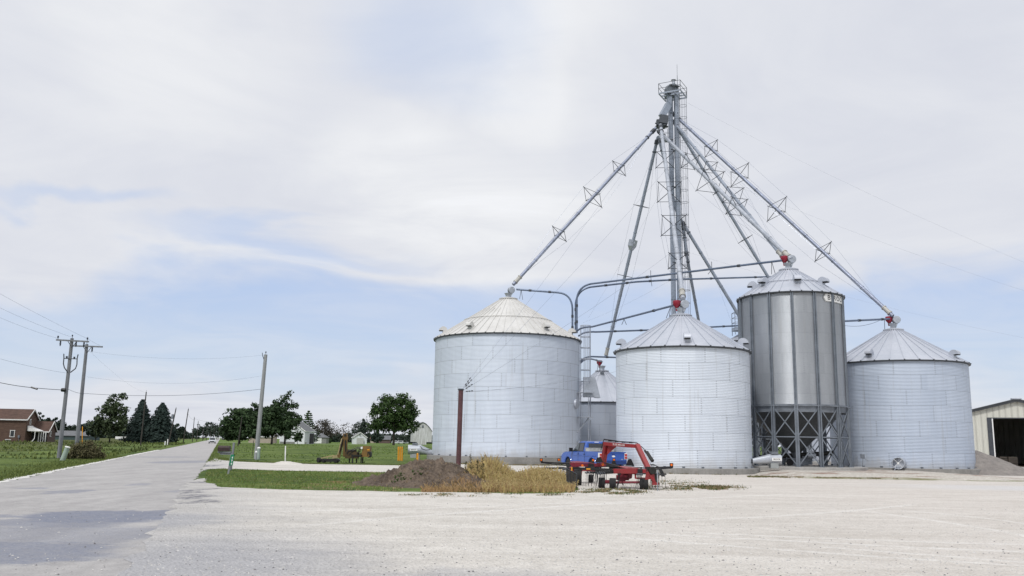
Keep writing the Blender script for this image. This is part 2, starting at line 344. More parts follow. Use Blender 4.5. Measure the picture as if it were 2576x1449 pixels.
for a, bb, w, cv in (((1560, 1338), (2650, 1392), .17, .2), ((1560, 1352), (2650, 1428), .17, .2), ((1700, 1338), (2650, 1372), .15, .3), ((2180, 1288), (2650, 1366), .17, -.4), ((2260, 1284), (2650, 1330), .15, -.4),
                     ((1500, 1318), (2300, 1268), .2, .8), ((700, 1330), (1700, 1262), .2, -.8), ((1100, 1296), (2000, 1244), .2, -.6), ((600, 1290), (1500, 1262), .16, .4), ((2060, 1375), (2650, 1420), .15, 0)):
    A, B = G(*a), G(*bb); q = track(A.x, A.y, B.x, B.y, w, cv); tr = q if tr is None else n.math('MAXIMUM', tr, q)
tr = n.math('MULTIPLY', tr, n.ramp(f2, .3, .6, .35, .85)); c = n.mix(n.math('MULTIPLY', tr, .7), c, (.78, .76, .73))
dE = n.math('ADD', n.math('SUBTRACT', x, n.math('ADD', n.math('MULTIPLY', y, -.325), -1.06)), n.math('MULTIPLY', n.math('SUBTRACT', n.noise(g, .35, 6, .65), .5), 5.0))
c = n.mix(n.ramp(dE, .2, 4.2, 1, 0), c, n.mix(n.ramp(tone, .36, .74), (.40, .388, .375), (.60, .582, .565)))
# bluish broken-up blacktop showing where the yard meets the road, bare earth flecks further back
wx = n.math('ADD', x, n.math('MULTIPLY', n.math('SUBTRACT', f1, .5), 3.0)); wy = n.math('ADD', y, n.math('MULTIPLY', n.math('SUBTRACT', n.noise(g, .9, 5, .6), .5), 3.0))
bl = n.math('MAXIMUM', n.math('MAXIMUM', n.ellipse(wx, wy, -7.6, 19.4, 1.5, 2.6, 1.3, .3), n.ellipse(wx, wy, -4.6, 13.0, 3.2, 4.5, 1.3, .2)), n.ellipse(wx, wy, -1.0, 11.5, 4.2, 1.6, 1.3, .1)); c = n.mix(n.math('MULTIPLY', bl, .65), c, n.mix(tone, (.28, .285, .32), (.44, .445, .475)))
pad = n.math('MULTIPLY', n.ramp(y, 39.5, 42), n.math('MULTIPLY', n.ramp(y, 47, 44.5), n.ramp(x, 15.5, 24))); c = n.mix(n.math('MULTIPLY', pad, .6), c, (.64, .64, .66))
clod = n.ramp(n.noise(n.scale(g, (1, 1.5, 1)), 5.5, 4, .7), .60, .72); c = n.mix(n.math('MULTIPLY', clod, .2), c, (.25, .235, .215))
crk = None
for px, py, rxx, ryy in ((494, 1236, .22, 1.3), (503, 1214, .3, .5), (488, 1250, .35, .8), (512, 1188, .25, 1.2), (527, 1172, .3, 2.0), (498, 1262, .2, .7)):
    q = G(px, py); e = n.ellipse(wx, wy, q.x, q.y, rxx * 2, ryy * 1.6, 1.2, .7); crk = e if crk is None else n.math('MAXIMUM', crk, e)
c = n.mix(n.math('MULTIPLY', crk, n.ramp(f2, .4, .55, 0, .8)), c, (.15, .15, .18))
weedy = n.math('MULTIPLY', n.ramp(f2, .56, .68), n.math('MAXIMUM', n.ellipse(x, y, 7.0, 36, 4.5, 2.2, 1.1, .3), n.ellipse(x, y, 0.5, 31.5, 9, 1.1, 1.1, .3))); c = n.mix(n.math('MULTIPLY', weedy, .7), c, (.20, .17, .10))
d1 = n.ramp(v1.outputs['Distance'], .25, .62, 1.0, .88); spk = n.ramp(n.xyz(v2.outputs['Color'])[0], .0, .08, .70, 1.0)
cc = n.mix(1.0, c, n.mix(n.math('MULTIPLY', d1, spk), (0, 0, 0), (1, 1, 1)), 'MULTIPLY')
n.put(b.inputs['Base Color'], cc); b.inputs['Roughness'].default_value = .95; b.inputs['Specular IOR Level'].default_value = .2
h = n.math('ADD', n.math('ADD', n.math('MULTIPLY', f2, 1.2), n.math('MULTIPLY', v1.outputs['Distance'], -.6)), n.math('MULTIPLY', f3, .5))
n.put(b.inputs['Normal'], n.bump(h, .05)); M['lot'] = m

m, n, b, g = ground_mat('worn chip seal'); x, y, z = n.xyz(g)
f1 = n.noise(g, .25, 5, .6); f2 = n.noise(g, 2.6, 5, .65); f3 = n.noise(g, 30, 3, .7); fs = n.noise(n.scale(g, (1, .22, 1)), 1.1, 5, .6)
tone = n.math('ADD', n.math('ADD', n.math('MULTIPLY', fs, .4), n.math('MULTIPLY', f2, .35)), n.math('MULTIPLY', f3, .3))
c = n.mix(n.ramp(tone, .36, .74), (.30, .29, .29), (.465, .452, .445))
wx = n.math('ADD', x, n.math('MULTIPLY', n.math('SUBTRACT', f1, .5), 2.6)); wy = n.math('ADD', y, n.math('MULTIPLY', n.math('SUBTRACT', n.noise(n.scale(g, (1, 2, 1)), .8, 6, .65), .5), 3.4))
pt = None
for px, py, rxx, ryy, k in ((262, 1300, 1.8, 1.9, 1), (120, 1318, 1.7, 1.0, .75), (20, 1300, 1.2, .5, .7), (130, 1345, 2.4, 1.9, .55), (40, 1390, 1.9, 1.6, .85), (170, 1375, 1.5, .9, .35), (330, 1291, .9, .8, .9), (178, 1237, .75, 1.1, .6), (350, 1219, .5, 1.0, .5), (462, 1162, 1.9, 5.0, .55), (420, 1150, 2.4, 4.0, .35), (492, 1236, .9, 1.2, .45), (60, 1228, .7, .5, .6)):
    q = G(px, py); e = n.math('MULTIPLY', n.ellipse(wx, wy, q.x, q.y, rxx, ryy, 1.12, .74), k); pt = e if pt is None else n.math('MAXIMUM', pt, e)
pt = n.math('MULTIPLY', pt, n.math('MULTIPLY', n.ramp(f2, .3, .6, .7, 1), n.ramp(n.noise(g, 11, 4, .7), .35, .6, .72, 1)))
c = n.mix(pt, c, n.mix(tone, (.115, .13, .185), (.22, .24, .30)))
v1, v2 = stones(n, g); spk = n.ramp(n.xyz(v2.outputs['Color'])[0], .0, .08, .7, 1.0); c = n.mix(1.0, c, n.mix(spk, (0, 0, 0), (1, 1, 1)), 'MULTIPLY')
n.put(b.inputs['Base Color'], c); b.inputs['Roughness'].default_value = .9; b.inputs['Specular IOR Level'].default_value = .25
n.put(b.inputs['Normal'], n.bump(n.math('ADD', f2, n.math('MULTIPLY', f3, .6)), .03)); M['road'] = m
M['shoulder'] = mat('white limestone shoulder', (.60, .59, .57), .95, 0, .2, 1.5, .03, 12)
m, n, b, g = ground_mat('dug earth'); f1 = n.noise(g, 1.1, 6, .65); f2 = n.noise(g, 9, 5, .7)
n.put(b.inputs['Base Color'], n.mix(n.ramp(n.math('ADD', n.math('MULTIPLY', f1, .5), n.math('MULTIPLY', f2, .5)), .35, .68), (.066, .048, .036), (.235, .18, .135)))
b.inputs['Roughness'].default_value = 1; n.put(b.inputs['Normal'], n.bump(n.math('ADD', f1, f2), .15)); M['earth'] = m
m, n, b, g = ground_mat('bin yard ground'); x, y, z = n.xyz(g); f1 = n.noise(n.scale(g, (.35, 1, 1)), .8, 5, .6); f2 = n.noise(g, 7, 4, .65)
c = n.mix(n.ramp(f2, .35, .7), (.38, .35, .31), (.60, .57, .52)); c = n.mix(n.ramp(f1, .52, .6), c, n.mix(f2, (.20, .12, .09), (.30, .21, .17)))
ed = n.math('MULTIPLY', n.ramp(n.math('ADD', y, n.math('MULTIPLY', f1, 2.0)), 52.1, 52.6), n.ramp(n.math('ADD', y, n.math('MULTIPLY', f1, 2.0)), 53.6, 54.6, 1, 0))
c = n.mix(n.math('MULTIPLY', ed, n.math('MULTIPLY', n.ramp(f1, .42, .55), n.ramp(f2, .3, .55))), c, n.mix(f2, (.09, .11, .035), (.24, .24, .11)))
n.put(b.inputs['Base Color'], c); b.inputs['Roughness'].default_value = 1; n.put(b.inputs['Normal'], n.bump(f2, .06)); M['yard'] = m
# ------------------------------------------------------------------ ground sheets
def jitter(poly, step, amp, seed=0):
    out = []
    for i, a in enumerate(poly):
        a = V(a); c = V(poly[(i + 1) % len(poly)]); L = (c - a).length; k = max(1, min(60, int(L / step)))
        t = (c - a).normalized() if L > 0 else V((1, 0)); nx = V((-t.y, t.x))
        for j in range(k):
            p = a.lerp(c, j / k); out.append(p + nx * noise.noise(V((p.x * 1.3, p.y * 1.3, seed))) * amp)
    return out
def sheet(name, poly, z, mt, jit=None, kind='structure'):
    poly = [V((p[0], p[1])) for p in poly]
    if jit: poly = jitter(poly, *jit)
    vs = [V((p.x, p.y, z)) for p in poly]; mb = MB(); mb.v = [tuple(v) for v in vs]; tri = tessellate_polygon([vs]); mb.f = [tuple(t) for t in tri]; mb.mi = [0] * len(tri)
    o = mb.build(name, mt, fixn=False); me = o.data
    for p in me.polygons:
        if p.normal.z < 0: p.flip()
    return tag(o, kind=kind)
mb = MB(); S = [-4500, -1200, -400, -150, -60, 0, 60, 150, 400, 1200, 4500]
for yy in S:
    for xx in S: mb.v.append((xx, yy + 200, 0))
for j in range(10):
    for i in range(10): mb.f.append((j * 11 + i, j * 11 + i + 1, j * 11 + i + 12, j * 11 + i + 11)); mb.mi.append(0)
tag(mb.build('ground', M['grass']), kind='structure')
EL = lambda yy: -18.1 - .325 * (yy - 30.9)      # road edges as the photograph gives them
ER = lambda yy: EL(yy) + 7.1
ys = [-30, -10, 5, 15, 25, 31, 40, 55, 75, 100, 150, 250, 400, 700, 1200, 2000]
sheet('road', [(EL(q), q) for q in ys] + [(ER(q), q) for q in ys[::-1]], .004, M['road'], (.8, .22, 3))
sh = [5, 12, 20, 28, 36, 44, 55, 70, 90, 120]
sheet('road_shoulder', [(EL(q) - .42, q) for q in sh] + [(EL(q) + .05, q) for q in sh[::-1]], .012, M['shoulder'], (.5, .3, 9))
g2 = lambda *q: (G(*q).x, G(*q).y)
isl_bot = [(513, 1203), (520, 1214), (560, 1226), (650, 1230), (800, 1234), (1000, 1237), (1250, 1241), (1400, 1242), (1447, 1238)]
isl_back = [(1452, 1224), (1400, 1206), (1300, 1196), (1180, 1188), (1120, 1190), (1010, 1189), (900, 1187), (700, 1184), (560, 1179), (522, 1181)]
drv_top = [(545, 1152), (560, 1157.5), (600, 1161.5), (700, 1165.5), (800, 1168), (1000, 1171), (1030, 1170), (1080, 1163)]
lot = [(8, -25), (-1.2, 0), (-4.4, 10), (-9.2, 24.9), (ER(36) - .3, 36)] + [g2(*q) for q in isl_bot] + [g2(*q) for q in isl_back] + [(ER(48), 48), (ER(64), 64)] + [g2(*q) for q in drv_top]
lot += [(-7.5, 84), (-8, 118), (30, 120), (95, 118), (95, -25)]
sheet('gravel_lot', lot, .008, M['lot'], (.45, .3, 5))
a = G(600, 1115.2); sheet('farm_lane', [(ER(330) - 2, 330), (-20, 330), (-20, 333.5), (ER(333.5) - 2, 333.5)], .006, M['lot'])
# low made-up ground the right-hand bins stand on
mb = MB(); nx, ny = 90, 46
for j in range(ny + 1):
    for i in range(nx + 1):
        X = 6.5 + 36 * i / nx; Y = 50.6 + 32 * j / ny
        e = min(1, max(0, (X - 15.6) / 2.6)) * min(1, max(0, (33.5 - X) / 5)); fy = min(1, max(0, (Y - 51.2 - noise.noise(V((X * .4, 1, 0))) * .5) / 5.5))
        fy2 = min(1, max(0, (82.6 - Y) / 4)); hgt = .26 * e * (fy * fy * (3 - 2 * fy)) * fy2; mb.v.append((X, Y, -.012 + hgt + .03 * min(1, hgt * 12) * (1 + noise.noise(V((X * 1.7, Y * 1.7, 2))))))
for j in range(ny):
    for i in range(nx): q = j * (nx + 1) + i; mb.f.append((q, q + 1, q + nx + 2, q + nx + 1)); mb.mi.append(0)
tag(mb.build('bank', M['yard'], smooth=180), kind='structure')
# ------------------------------------------------------------------ loose stones, grass blades
def stone_scatter():
    mb = MB(); r = random.Random(3)
    for _ in range(5200):
        py = 1449 + 30 - (r.random() ** 1.5) * 215; px = r.uniform(-40, 2620); p = G(px, py)
        if p.x < EL(p.y) + 1 or p.y > 34 or (p.x < ER(p.y) and r.random() < .75): continue
        s = r.uniform(.008, .022) * (1.6 if r.random() < .06 else 1); a = r.uniform(0, 6.28); ca, sa = math.cos(a), math.sin(a)
        vs = []
        for (ux, uy, uz) in ((1, 0, 0), (0, 1, 0), (-1, 0, 0), (0, -1, 0), (0, 0, .8)):
            qx, qy = ux * s * r.uniform(.7, 1.4), uy * s * r.uniform(.6, 1.1); vs.append((p.x + qx * ca - qy * sa, p.y + qx * sa + qy * ca, .008 + uz * s * r.uniform(.6, 1.1)))
        mb.add(vs, [(0, 1, 4), (1, 2, 4), (2, 3, 4), (3, 0, 4)], 0 if r.random() < .84 else 1)
    tag(mb.build('gravel', [mat('pale stone', (.50, .49, .475), .9, 0, .4, 5), mat('dark stone', (.15, .145, .15), .9, 0, .4, 5)]), kind='stuff')
stone_scatter()
def leafmat(name, c1, c2, rough=.75):
    m, n, b = newmat(name); g = n.node('ShaderNodeNewGeometry'); f = n.noise(g.outputs['Position'], .55, 3); w = g.outputs['Random Per Island']
    q = n.math('ADD', n.math('MULTIPLY', f, .45), n.math('MULTIPLY', w, .55)); n.put(b.inputs['Base Color'], n.mix(q, c1, c2)); b.inputs['Roughness'].default_value = rough; b.inputs['Specular IOR Level'].default_value = .25
    return m
M['blade'] = leafmat('grass blades', (.05, .085, .02), (.21, .24, .07)); M['blade_dry'] = leafmat('dry grass', (.25, .15, .07), (.52, .36, .19)); M['blade_gold'] = leafmat('golden seed grass', (.32, .245, .085), (.68, .54, .25))
M['blade_weed'] = leafmat('broadleaf weeds', (.02, .05, .012), (.075, .13, .03)); M['brush'] = leafmat('brown brush', (.045, .042, .020), (.135, .12, .058))
def blades(mb, pts, h, w, lean=.4, m=0, r=rnd):
    for p in pts:
        a = r.uniform(0, 6.28); hh = h * r.uniform(.5, 1.15); l = lean * hh * r.uniform(.2, 1); d = V((math.cos(a), math.sin(a), 0)); sd_ = V((-d.y, d.x, 0)) * w * r.uniform(.7, 1.3); q = V(p)
        mb.add([q - sd_, q + sd_, q + d * l * .4 + V((0, 0, hh * .6)) + sd_ * .7, q + d * l + V((0, 0, hh)), q + d * l * .4 + V((0, 0, hh * .6)) - sd_ * .7], [(0, 1, 2, 3, 4)], m)
# ------------------------------------------------------------------ grain bins
def corr_wall(mb, R, z0, z1, pitch, amp, seg):
    nc = int(round((z1 - z0) / pitch)); pitch = (z1 - z0) / nc; prof = []
    for i in range(nc * 4 + 1): prof.append((R + amp * math.sin(i * math.pi / 2 + .4), z0 + pitch * i / 4))
    mb.lathe(prof, seg=seg, caps=False)
def bin_frame(c):
    tc = V((CAM.x - c.x, CAM.y - c.y, 0)).normalized(); rt = V((-tc.y, tc.x, 0))
    return lambda phi, r, z=0.0: (tc * math.cos(R_(phi)) + rt * math.sin(R_(phi))) * r + V((0, 0, z))
def roof(root, R, ze, zt, rt, N_, mt, ring=None, ribh=.055, midribs=False):
    mb = MB(); Ro = R + .16; zo = ze - .05; seg = N_ * 2
    mb.lathe([(Ro, zo - .03), (Ro, zo), (rt, zt)], seg=seg, caps=False)
    for k in range(N_):
        a = 2 * math.pi * (k + .5) / N_; d = V((math.cos(a), math.sin(a), 0))
        r0 = rt + .05 if (not midribs or k % 2 == 0) else rt + (Ro - rt) * .30
        f = (r0 - rt) / (Ro - rt); p0 = d * (r0) + V((0, 0, zt + (zo - zt) * f + ribh * .4)); p1 = d * Ro + V((0, 0, zo + ribh * .4)); mb.beam(p1, p0, .07, ribh)
    if ring:
        r1 = rt + (Ro - rt) * ring; zz = zt + (zo - zt) * ring; mb.tube([(math.cos(2 * math.pi * i / seg) * r1, math.sin(2 * math.pi * i / seg) * r1, zz + .07) for i in range(seg + 1)], .035, 5, caps=False)
    mb.lathe([(rt + .22, zt - .06), (rt + .22, zt + .02), (rt, zt + .09), (.12, zt + .12)], seg=32)
    o = mb.build('roof', mt, root, smooth=25)
    eb = MB(); eb.lathe([(R + .03, zo - .10), (Ro + .01, zo - .09), (Ro + .015, zo - .005)], seg=seg, caps=False)
    for k in range(N_):
        a = 2 * math.pi * (k + .5) / N_; d = V((math.cos(a), math.sin(a), 0)); eb.beam(d * (Ro - .03) + V((0, 0, zo + .02)), d * (Ro + .035) + V((0, 0, zo + .0)), .075, .085)
    eb.build('eave_trim', M['roof_dark'], root)
    return Ro, zo
def vents(root, pol, R, ze, zt, rt, angs, mt, r=.35, w=.44, fr=.86):
    for ph in angs:
        rr = rt + (R - rt) * fr; zz = zt + (ze - zt) * fr; d = pol(ph, 1); d.z = 0; sd_ = V((-d.y, d.x, 0)); c = d * (rr + .12) + V((0, 0, zz + .11))
        mb = MB(); poly = [c + d * (r * math.cos(q)) + V((0, 0, r * math.sin(q))) - sd_ * (w / 2) for q in [math.pi * i / 12 for i in range(13)]]
        mb.prism(poly, sd_ * w); mb.box(c - d * r * .45 + V((0, 0, -.18)), (w * .98, r * 1.0, .40), Matrix((sd_, d, V((0, 0, 1)))).transposed())
        o = mb.build('roof_vent', mt, root, smooth=35, fixn=True)
        k = MB(); k.box(c + d * r * .52 + V((0, 0, -.035)), (w * .86, r * .8, .05), Matrix((sd_, d, V((0, 0, 1)))).transposed()); k.build('vent_mouth', M['dark'], o)
def top_gear(root, pol, zt, red, drum=True, side=-1, drumside=1, funnel=True):
    """inlet funnel, spout drum and cyclone on the peak"""
    if funnel:
        mb = MB(); mb.lathe([(.24, zt + .10), (.24, zt + .26), (.38, zt + .52), (.36, zt + .52), (.2, zt + .3)], seg=4); mb.build('inlet_funnel', M['galv'], root)
    if drum:
        c = pol(90, .24 * drumside, zt + .80); ax = pol(20, 1); mb = MB(); mb.lathe([(.0, -.2), (.27, -.2), (.30, -.17), (.30, .17), (.27, .2), (0, .2)], c, 20, ax)
        for k in range(3): mb.lathe([(.312, -.12 + .1 * k), (.312, -.09 + .1 * k)], c, 20, ax)
        mb.beam(c + V((0, 0, -.1)), c + V((0, 0, -.5)) - pol(90, .1 * drumside), .3, .3, .24, .24); mb.build('spout_drum', M['galv'], root, smooth=40)
    if red:
        c = pol(90, .27 * side, zt + .34); mb = MB(); mb.lathe([(.09, .0), (.11, .22), (.27, .42), (.29, .62), (.27, .72), (.12, .76)], c, 20); mb.build('cyclone', M['cyclone'], root, smooth=40)
def grain_bin(label, c, R, z0, nr, zt, wallmat, roofmat, NR, angs, red, fdz=0.0, ring=None, rt=.5, seg=128, mid=False, drum=True, vfr=.86, fex=.45):
    root = empty('grain_bin', c, label, 'grain bin', 'corrugated steel grain bins'); pol = bin_frame(c); ze = z0 + nr * 1.118
    mb = MB(); mb.lathe([(R + fex, fdz), (R + fex, z0 - .02), (R + fex - .02, z0)], seg=96); mb.build('foundation', M['concrete'], root, smooth=30)
    mb = MB(); corr_wall(mb, R, z0 + .003, ze, 1.118 / 11, .013, seg); w = mb.build('wall', wallmat, root, smooth=180)
    roof(root, R, ze, zt, rt, NR, roofmat, ring, midribs=mid); vents(root, pol, R + .16, ze, zt, rt, angs, roofmat, fr=vfr); top_gear(root, pol, zt, red, drum)
    k = MB(); k.box((0, 0, 0), (.14, .14, .12)); k0 = k.build('anchor_bracket', M['galv_dark'], root)
    for i in range(11):
        q = k0 if i == 0 else k0.copy()
        if i: COL.objects.link(q); q.parent = root
        q.location = pol(-75 + i * 15, R + .05, z0 + .06)
    return root, pol, ze
cA = GY(1272, 77.5); cF = GY(1720, 60.8); cR = GY(2269, 68.5); cC = GY(1515, 90); cH = GY(2004, 64.2); cD = GY(1936, 86)
zA = ZAT(cA.x, cA.y, 752); zF = ZAT(cF.x, cF.y, 794); zR = ZAT(cR.x, cR.y, 830); zC = ZAT(cC.x, cC.y, 933); zH = ZAT(cH.x, cH.y, 679)
wm = lambda nm, R, z0, c1=(.55, .605, .695), c2=(.65, .705, .79), me=.12, ro=.55: bin_wall_mat(nm, R, z0, 1.118, max(6, round(2 * math.pi * R / 2.87)), c1, c2, me, ro)
binA, polA, zeA = grain_bin('widest grain bin, with a pale ivory roof, behind the dirt mound and brown post', cA, 6.4, .63, 9, zA, wm('wall sheets A', 6.4, .63), M['roof_white'], 56, (-33, 33, -76, 74, 150, -150), False, -.05, .56, .62, 160, True)
binF, polF, zeF = grain_bin('grain bin directly behind the red hay rake arch, nearest of the bins', cF, 4.55, .36, 7, zF, wm('wall sheets F', 4.55, .36, (.59, .64, .715), (.69, .74, .81)), M['roof_galv'], 30, (5, -76, 76, 170), True, -.05, None, .55, 128)
binR, polR, zeR = grain_bin('grain bin on the far right beside the gravel heap, round fan at its foot', cR, 5.08, .42, 7, zR, wm('wall sheets R', 5.08, .42, (.43, .49, .59), (.51, .57, .67)), M['roof_galv'], 32, (-22, 60, 150, -140), True, -.05, None, .55, 128)
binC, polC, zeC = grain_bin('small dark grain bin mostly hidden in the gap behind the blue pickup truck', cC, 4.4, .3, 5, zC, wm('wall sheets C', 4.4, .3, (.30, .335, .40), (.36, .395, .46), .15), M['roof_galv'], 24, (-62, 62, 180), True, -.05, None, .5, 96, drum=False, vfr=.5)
cE = GY(2085, 99); binE, polE, zeE = grain_bin('grain bin at the very back, glimpsed only between the hopper legs', cE, 4.4, .3, 6, 9.0, wm('wall sheets E', 4.4, .3, (.40, .44, .52), (.50, .54, .62)), M['roof_galv'], 24, (180,), False, -.05, None, .5, 96, drum=False)
for ph in (0,):
    k = MB(); k.box(polC(0, 1.0, zC - .36), (.34, .3, .34)); k.build('roof_hatch', M['galv_dark'], binC)
# access ladder, cage, platforms and hatch of the widest bin, on its right flank
def ladder_mb(p0, p1, out, w=.42, step=.3, r=.022):
    mb = MB(); p0, p1 = V(p0), V(p1); t = (p1 - p0).normalized(); s = t.cross(V(out)).normalized() * w / 2
    mb.tube([p0 - s, p1 - s], r, 5); mb.tube([p0 + s, p1 + s], r, 5); L = (p1 - p0).length
    for i in range(int(L / step)): q = p0 + t * (i + .5) * step; mb.tube([q - s, q + s], r * .6, 4)
    return mb
def cage_mb(p0, p1, out, rad=.40, hoop=.95, bars=7, r=.014, hr=.02):
    mb = MB(); p0, p1 = V(p0), V(p1); t = (p1 - p0).normalized(); o = V(out).normalized(); s = t.cross(o).normalized(); L = (p1 - p0).length; nh = max(2, int(L / hoop) + 1)
    pt = lambda q, a: q + s * math.sin(a) * rad + o * (rad * .95 + math.cos(a) * rad)
    for i in range(nh): q = p0 + t * L * i / (nh - 1); mb.tube([q - s * .21] + [pt(q, a) for a in [-2.3 + 4.6 * k / 12 for k in range(13)]] + [q + s * .21], hr, 4)
    for k in range(bars):
        a = -1.9 + 3.8 * k / (bars - 1); mb.tube([pt(p0, a), pt(p1, a)], r, 4)
    return mb
ph = 77; o = polA(ph, 1); b0 = polA(ph, 6.55, .9); b1 = polA(ph, 6.55, zeA + 1.25)
lad = ladder_mb(b0, b1, o).build('access_ladder', M['galv_light'], binA)
cage_mb(polA(ph, 6.55, 7.1), b1, o, .44, .95, 9, .018, .03).build('safety_cage', M['galv_light'], lad)
mb = MB()
for z in (1.9, 4.0, 6.1): mb.box(polA(ph - 3, 7.0, z), (1.3, .9, .06))
for z in (1.9, 4.0):
    for dp in (-5, 2, 8):
        mb.tube([polA(ph + dp, 7.35, z), polA(ph + dp, 7.35, z + 1.9)], .03, 5)
    for zz in (1.0, 1.9): mb.tube([polA(ph - 5, 7.35, z + zz), polA(ph + 8, 7.35, z + zz)], .025, 5)
mb.beam(polA(ph - 9, 6.5, 2.7), polA(ph - 1, 7.3, 4.0), .06, .08); mb.beam(polA(ph - 12, 6.7, 4.0), polA(ph + 4, 7.3, 4.0), .05, .07); mb.build('landing_platform', M['galv'], binA)
mb = MB(); q = polA(ph + 2, 7.25, 6.6); mb.box(q, (1.0, .8, 1.7)); mb.add([q + V((.5, -.4, .85)), q + V((.5, .4, .85)), q + V((.95, .4, -.9)), q + V((.95, -.4, -.9)), q + V((.5, -.4, -.9)), q + V((.5, .4, -.9))], [(0, 3, 2, 1), (0, 4, 3), (1, 2, 5)]); mb.build('drop_chute', M['galv'], binA)
mb = MB(); mb.lathe([(0, .02), (.36, .02), (.40, .0), (.42, -.06), (.42, -.16)], polA(66, 6.56, 5.1), 20, polA(66, 1)); mb.build('round_hatch', M['galv_light'], binA, smooth=40)
# ------------------------------------------------------------------ hopper bins on legs
def hopper_bin(name_label, c, R, zp, zc, ze, zt, NL, wallmat, stiff, angs, off, sign, fdz, red=True, platform=False):
    root = empty('hopper_bin', c, name_label, 'hopper bin', 'hopper bottom bins on braced legs'); pol = bin_frame(c)
    mb = MB(); mb.lathe([(R + 1.1, fdz), (R + 1.1, zp - .02), (R + 1.08, zp)], seg=64); mb.build('foundation', M['pad'], root)
    mb = MB(); corr_wall(mb, R, zc + .12, ze, .0676, .013, 128); mb.build('wall', wallmat, root, smooth=180)
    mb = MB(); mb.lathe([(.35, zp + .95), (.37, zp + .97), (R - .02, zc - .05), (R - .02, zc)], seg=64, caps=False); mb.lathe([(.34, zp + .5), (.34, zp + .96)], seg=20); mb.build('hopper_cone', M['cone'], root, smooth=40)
    mb = MB(); mb.lathe([(R - .01, zc - .02), (R + .14, zc - .02), (R + .14, zc + .05), (R + .02, zc + .09), (R + .02, zc + .12)], seg=96, caps=False)
    mb.lathe([(R + .0, zc - .42), (R + .01, zc - .02)], seg=96, caps=False); mb.build('ring_beam', M['galv_dark'], root)
    for i in range(NL):
        a = off + 360 * i / NL; d = pol(a, 1); s = pol(a + 90, 1)
        mb = MB()
        for k in (-1, 1): mb.beam(d * (R + .075) + s * .07 * k + V((0, 0, zc + .05)), d * (R + .075) + s * .07 * k + V((0, 0, ze - .06)), .075, .11, up=d)
        mb.beam(d * (R + .045) + V((0, 0, zc + .05)), d * (R + .045) + V((0, 0, ze - .06)), .16, .03, up=d); mb.build('wall_stiffener', stiff, root)
        mb = MB()
        for k in (-1, 1): mb.beam(d * (R + .07) + s * .085 * k + V((0, 0, zp)), d * (R + .07) + s * .085 * k + V((0, 0, zc)), .085, .15, up=d)
        mb.beam(d * (R + .04) + V((0, 0, zp)), d * (R + .04) + V((0, 0, zc)), .12, .03, up=d); mb.box(d * (R + .07) + V((0, 0, zp + .02)), (.34, .34, .04)); mb.build('leg', M['leg_galv'], root)
        b = a + 360 / NL; zm = (zp + zc) / 2 - .05; q = lambda aa, z: pol(aa, R + .06, z)
        mb = MB(); e = 1.2
        for za, zb in ((zp + .12, zm - .05), (zm + .08, zc - .16)):
            mb.beam(q(a + e, za), q(b - e, zb), .05, .07); mb.beam(q(b - e, za), q(a + e, zb), .05, .07)
        mb.beam(q(a + e, zm), q(b - e, zm), .06, .07); mb.build('cross_brace', M['leg_galv'], root)
    roof(root, R, ze, zt, .5, 32, M['roof_galv'], .55); vents(root, pol, R + .16, ze, zt, .5, angs, M['roof_galv'], r=.36, w=.5, fr=.62); 
    if red is not None: top_gear(root, pol, zt, red)
    if sign:
        s0, s1, zt_, hh = sign; mb = MB(); a0, a1 = s0, s1; zc_ = zt_ - hh / 2; rr = R + .045; nn_ = 22
        def outl(g_, r_, m_):
            pts = []
            tip = 2.6
            for i in range(nn_ + 1): pts.append((a0 + tip + g_ * 1.0 + (a1 - a0 - 2 * tip - 2 * g_) * i / nn_, hh / 2 - g_ * .045))
            top = [pol(p[0], r_, zc_ + p[1]) for p in pts]; bot = [pol(p[0], r_, zc_ - p[1]) for p in pts]
            vs = top + bot + [pol(a0 + g_ * .9, r_, zc_), pol(a1 - g_ * .9, r_, zc_)]; L = nn_ + 1
            fs = [(i, i + L, i + L + 1, i + 1) for i in range(nn_)] + [(0, 2 * L, L), (nn_, L + nn_, 2 * L + 1)]; mb.add(vs, fs, m_)
        outl(0, rr, 0); outl(.35, rr + .004, 1); outl(.8, rr + .008, 0)
        for ch, f in zip('BROCK', (.165, .36, .50, .64, .80)):
            vs, fs = text_mesh(ch, hh * .84); am = a0 + (a1 - a0) * f
            mb.add([pol(am + math.degrees((v.x * 1.05) / R), rr + .012, zc_ + v.y) for v in vs], fs, 1)
        mb.build('name_plate', [M['white'], M['black']], root)
    return root, pol
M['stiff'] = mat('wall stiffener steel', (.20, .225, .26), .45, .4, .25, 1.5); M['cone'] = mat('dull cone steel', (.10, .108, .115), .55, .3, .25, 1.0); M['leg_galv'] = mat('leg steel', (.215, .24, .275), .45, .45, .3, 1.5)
M['hopwall'] = bin_wall_mat('hopper wall sheets', 3.68, 4.0, 1.42, 16, (.325, .345, .375), (.455, .48, .51), .55, .42, .4, .10)
zp = .46; frontH = V((cH.x, cH.y - 3.7, 0)); zcH = ZAT(frontH.x, frontH.y, 1021); zeH = ZAT(frontH.x, frontH.y, 730)
binH, polH = hopper_bin('tall hopper bin on braced legs with a white name plate under its eave', cH, 3.68, zp, zcH, zeH, zH, 15, M['hopwall'], M['stiff'], (12, -42, 62, -80, 150), 2.0, (37, 85, zeH - .15, .58), .05)
zeD = ZAT(cD.x, cD.y - 3.3, 852)
binD, polD = hopper_bin('second hopper bin almost hidden behind the tall one, railed platform on its roof', cD, 3.81, zp, zcH, zeD, zeD + 2.0, 15, M['hopwall'], M['leg_galv'], (150,), 10, (-80, -35, zeD - .16, .54), .05, red=None)
mb = MB()
